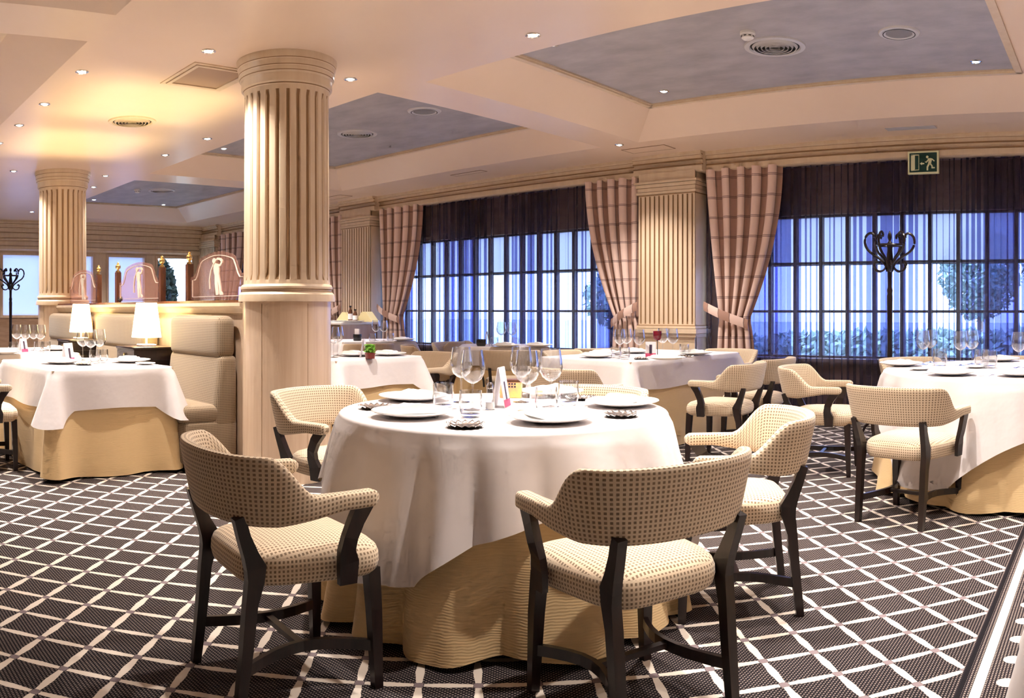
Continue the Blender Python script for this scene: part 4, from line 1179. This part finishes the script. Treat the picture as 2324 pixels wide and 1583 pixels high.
# round front table
T = TN[1]
def P2(px, py): return pix(px, py, ZT)
for (px, py, l, r) in ((938, 908, 'far left side of ', .9), (935, 945, 'front left side of ', 1.1), (1252, 957, 'front right side of ', -.4), (1412, 921, 'right side of ', -1.3), (1250, 897, 'far side of ', 3.0)):
    x, y = P2(px, py); plate(x, y, 'white charger plate on the ' + l + T, rot=r)
for (px, py, l) in ((852, 927, 'far left of the round front table'), (1056, 969, 'nearest the front edge of the round front table'), (1410, 945, 'right of the front table, before a charger plate'), (1318, 906, 'between glasses and plate on the front table, partly hidden')):
    x, y = P2(px, py); tag(put('silver_dish', DISH, M['silver'], None, (x, y, ZT)), 'small scalloped silver dish ' + l, 'dish', 'silver dishes')
for px, r, l in ((1047, 3.62, 'leftmost of the glasses'), (1073, 3.34, 'second from the left, in front'), (1183, 3.62, 'third from the left'), (1196, 3.30, 'fourth from the left, in front'), (1250, 3.44, 'rightmost of the stemmed glasses')):
    wine(*pt(px, r), 'stemmed wine glass on the round front table, ' + l, 1.02)
for px, r, l in ((1006, 3.42, 'far left'), (1068, 3.12, 'nearest the silver dish'), (1240, 3.25, 'before the right wine glass'), (1290, 3.52, 'rightmost')):
    tumbler(*pt(px, r), 'short water tumbler on the round front table, ' + l, 1.08)
t = thing('salt_shaker', 'tall clear salt shaker with metal cap on the round front table', 'shaker', (*pt(1112, 3.36), ZT))
put('body', MB().lathe([(0, 0), (.020, 0), (.021, .01), (.013, .085), (0, .085)], 16).mesh('body', True), M['glass'], t)
put('salt', MB().lathe([(0, .003), (.0185, .003), (.017, .03), (0, .03)], 16).mesh('salt', True), M['white'], t)
put('cap', MB().lathe([(.0135, .085), (.014, .100), (.008, .110), (0, .111)], 16).mesh('cap', True), M['chrome'], t)
x, y = pt(1137, 3.46); menu(x, y, radians(118), 'narrow upright menu card seen edge-on on the round front table', .165, .05)
t = thing('wine_label_box', 'peach card box with yellow print on the round front table', 'box', (*pt(1160, 3.82), ZT), radians(35))
put('box_body', rounded(-.05, .05, -.03, .03, 0, .075, .004, 2), M['peach_label'], t)
put('dark_lid', MB().box(-.051, .051, -.031, .031, .075, .084).mesh('dark_lid'), M['wood'], t)
mb = MB()
for k in range(4):
    for q in range(2): mb.box(-.022 + k * .013, -.014 + k * .013, -.0312, -.0300, .048 + q * .013, .056 + q * .013)
put('printed_dots', mb.mesh('printed_dots'), M['ink'], t)
t = thing('place_card', 'small white tent card with a yellow motif on the round front table', 'card', (*pt(1220, 3.80), ZT), radians(38))
mb = MB(); mb.prism([(-.02, 0), (0, .05), (.02, 0), (.018, 0), (0, .046), (-.018, 0)], 'x', -.036, .036); put('folded_card', mb.mesh('folded_card'), M['card'], t)
mb = MB(); mb.v += [(-.01, -.0172, .009), (.024, -.0172, .009), (.024, -.0072, .034), (-.01, -.0072, .034)]; mb.f.append((0, 1, 2, 3)); put('motif', mb.mesh('motif'), M['yellow_napkin'], t)
# large round table at right
T = TN[2]
label_row(plate, [pt(2045, 5.95), pt(2160, 5.12), pt(2318, 5.05), pt(2270, 6.5)], 'white charger plate', T)
for i, (px, r) in enumerate(((2088, 5.55), (2215, 5.75))): tag(put('side_plate', SAU, M['white'], None, (*pt(px, r), ZT)), 'small white side plate on ' + T + ordn(i, 2), 'plate', 'side plates')
label_row(wine, [pt(2095, 6.1), pt(2112, 6.35), pt(2180, 6.0), pt(2206, 6.15), pt(2312, 5.75)], 'stemmed wine glass', T, s=1.05)
label_row(tumbler, [pt(2133, 6.0), pt(2228, 5.9), pt(2246, 5.75)], 'water tumbler', T, s=1.3)
KN = MB().box(-.004, .004, -.10, -.005, 0, .004).box(-.007, .007, -.005, .10, .0005, .003).mesh('knife')
fm = MB().box(-.004, .004, -.10, .03, 0, .004).box(-.010, .010, .03, .045, 0, .003)
for k in (-.0085, -.003, .003, .0085): fm.box(k - .0012, k + .0012, .045, .095, 0, .003)
FK = fm.mesh('fork')
for i, (px, r) in enumerate(((2160, 5.12), (2318, 5.05))):
    x, y = pt(px, r); az = atan2(-.52 - x, 5.68 - y); lr = ('left', 'right')[i]
    for me_, nm, sg in ((FK, 'fork', -1), (KN, 'knife', 1)):
        tag(put(nm, me_, M['chrome'], None, (x + sg * .185 * cos(az), y - sg * .185 * sin(az), ZT), -az), 'steel %s beside the %s front plate on ' % (nm, lr) + T, nm, 'cutlery on the large round table')
# long table before the pilaster
T = TN[3]
label_row(plate, [pt(1355, 7.0), pt(1376, 7.45), pt(1512, 6.62), pt(1578, 7.4), pt(1440, 7.7)], 'white charger plate', T)
label_row(wine, [pt(1407, 7.05), pt(1422, 7.25), pt(1451, 7.0), pt(1504, 7.4), pt(1527, 7.25)], 'stemmed wine glass', T, s=1.0)
label_row(tumbler, [pt(1398, 6.85), pt(1418, 6.75), pt(1553, 7.35)], 'water tumbler', T, s=1.05)
x, y = pt(1477, 7.1); menu(x, y, .5, 'white menu card beside the red candle on the long table', .13)
t = thing('candle_holder', 'dark red glass candle holder on a thin stem on the long table', 'candle holder', (*pt(1492, 6.95), ZT))
put('foot', MB().lathe([(0, 0), (.035, 0), (.033, .004), (.004, .007), (.003, .14), (.012, .15)], 18).mesh('foot', True), M['iron'], t)
mb = MB(); mb.lathe([(0, .145), (.020, .148), (.034, .165), (.036, .20), (.036, .225), (.033, .225), (.030, .17), (0, .16)], 20); put('cup', mb.mesh('cup', True), M['redglass'], t)
tag(put('silver_dish', DISH, M['silver'], None, (*pt(1455, 6.75), ZT)), 'small silver dish at the corner of the long table', 'dish', 'silver dishes')
tag(put('silver_dish', DISH, M['silver'], None, (*pt(1556, 7.0), ZT)), 'small silver dish at the right edge of the long table', 'dish', 'silver dishes')
# table behind the column
T = TN[4]
label_row(plate, [pt(806, 7.2), pt(882, 7.3)], 'white charger plate', T)
x, y = pt(826, 7.05); menu(x, y, -.85, 'pink and white menu card behind the little green plant', .155, .04)
t = thing('potted_plant', 'small bright green plant in a dark red pot behind the column', 'potted plant', (*pt(840, 6.85), ZT))
put('pot', MB().lathe([(0, 0), (.038, 0), (.045, .05), (.042, .05), (0, .045)], 20).mesh('pot', True), M['terracotta'], t)
rnd = random.Random(5); mb = MB()
for i in range(150):
    a, r_, z_ = rnd.uniform(0, 6.28), rnd.uniform(0, .045), rnd.uniform(.05, .115)
    c = Vector((r_ * cos(a), r_ * sin(a), z_)); d = Vector((rnd.gauss(0, 1), rnd.gauss(0, 1), rnd.gauss(0, .6))).normalized(); b = d.orthogonal().normalized(); k = len(mb.v)
    mb.v += [tuple(c - d * .013), tuple(c + b * .009), tuple(c + d * .013), tuple(c - b * .009)]; mb.f.append((k, k + 1, k + 2, k + 3))
f_ = put('leaves', mb.mesh('leaves'), M['plantgreen'], t); f_['kind'] = 'stuff'
label_row(wine, [pt(757, 7.0), pt(766, 7.3)], 'stemmed wine glass', T, s=1.08)
# table by the sideboard
T = TN[5]
label_row(wine, [pt(853, 10.75), pt(871, 10.6)], 'stemmed wine glass', T, s=1.12)
label_row(tumbler, [pt(845, 10.5), pt(886, 10.6)], 'water tumbler', T, s=1.1)
label_row(plate, [pt(915, 10.75)], 'white charger plate', T)
t = thing('condiment_bowl', 'black bowl holding a white card, on the table by the sideboard', 'bowl', (*pt(811, 10.75), ZT))
put('bowl', MB().lathe([(0, 0), (.05, 0), (.058, .03), (.056, .085), (.05, .085), (.05, .03), (0, .01)], 20).mesh('bowl', True), M['black'], t)
put('card', MB().box(-.045, .045, -.01, .01, .05, .155).mesh('card'), M['card'], t)
# small table at the window
T = TN[6]
t = thing('dark_bowl', 'round black bowl on the small window table', 'bowl', (*pt(1092, 9.2), ZT))
put('bowl', MB().lathe([(0, 0), (.045, 0), (.055, .02), (.055, .075), (.05, .075), (.048, .03), (0, .01)], 20).mesh('bowl', True), M['black'], t)
put('contents', MB().lathe([(0, .055), (.03, .06), (.05, .05)], 16).mesh('contents', True), M['wood'], t)
x, y = pt(1105, 9.3); menu(x, y, -.7, 'plain pink white menu card on the small window table', .16, .04, prints=False)
label_row(wine, [pt(1138, 9.25), pt(1162, 9.2)], 'stemmed wine glass', T, s=1.12)
label_row(tumbler, [pt(1122, 9.2), pt(1170, 9.15)], 'water tumbler', T, s=1.05)
label_row(plate, [pt(1150, 9.0), pt(1222, 9.0)], 'white charger plate', T)
# square table before the banquettes
T = TN[7]
label_row(plate, [pt(138, 6.2), pt(296, 6.35)], 'white charger plate', T)
tag(put('side_plate', SAU, M['white'], None, (*pt(330, 6.1), ZT)), 'small white side plate on ' + T, 'plate', 'side plates')
x, y = pt(154, 6.45); menu(x, y, -1.0, 'menu card with a dark bottle print before the banquettes', .145, .05)
label_row(wine, [pt(188, 6.6), pt(206, 6.4), pt(226, 6.58)], 'stemmed wine glass', T, s=1.05)
label_row(tumbler, [pt(232, 6.3), pt(216, 6.2)], 'water tumbler', T, s=1.1)
tag(put('silver_dish', DISH, M['silver'], None, (*pt(190, 6.05), ZT)), 'small silver dish on the table before the banquettes', 'dish', 'silver dishes')
# left edge table
T = TN[8]
label_row(wine, [pt(38, 8.2), pt(58, 8.1), pt(76, 8.2), pt(92, 8.05)], 'stemmed wine glass', T, s=1.08)
label_row(tumbler, [pt(30, 7.8), pt(88, 7.8), pt(104, 7.85)], 'water tumbler', T, s=1.1)
label_row(plate, [pt(10, 7.55), pt(126, 8.2)], 'white charger plate', T)
x, y = pt(52, 7.9); menu(x, y, -1.0, 'menu card with dark print on the table at the left edge', .13)
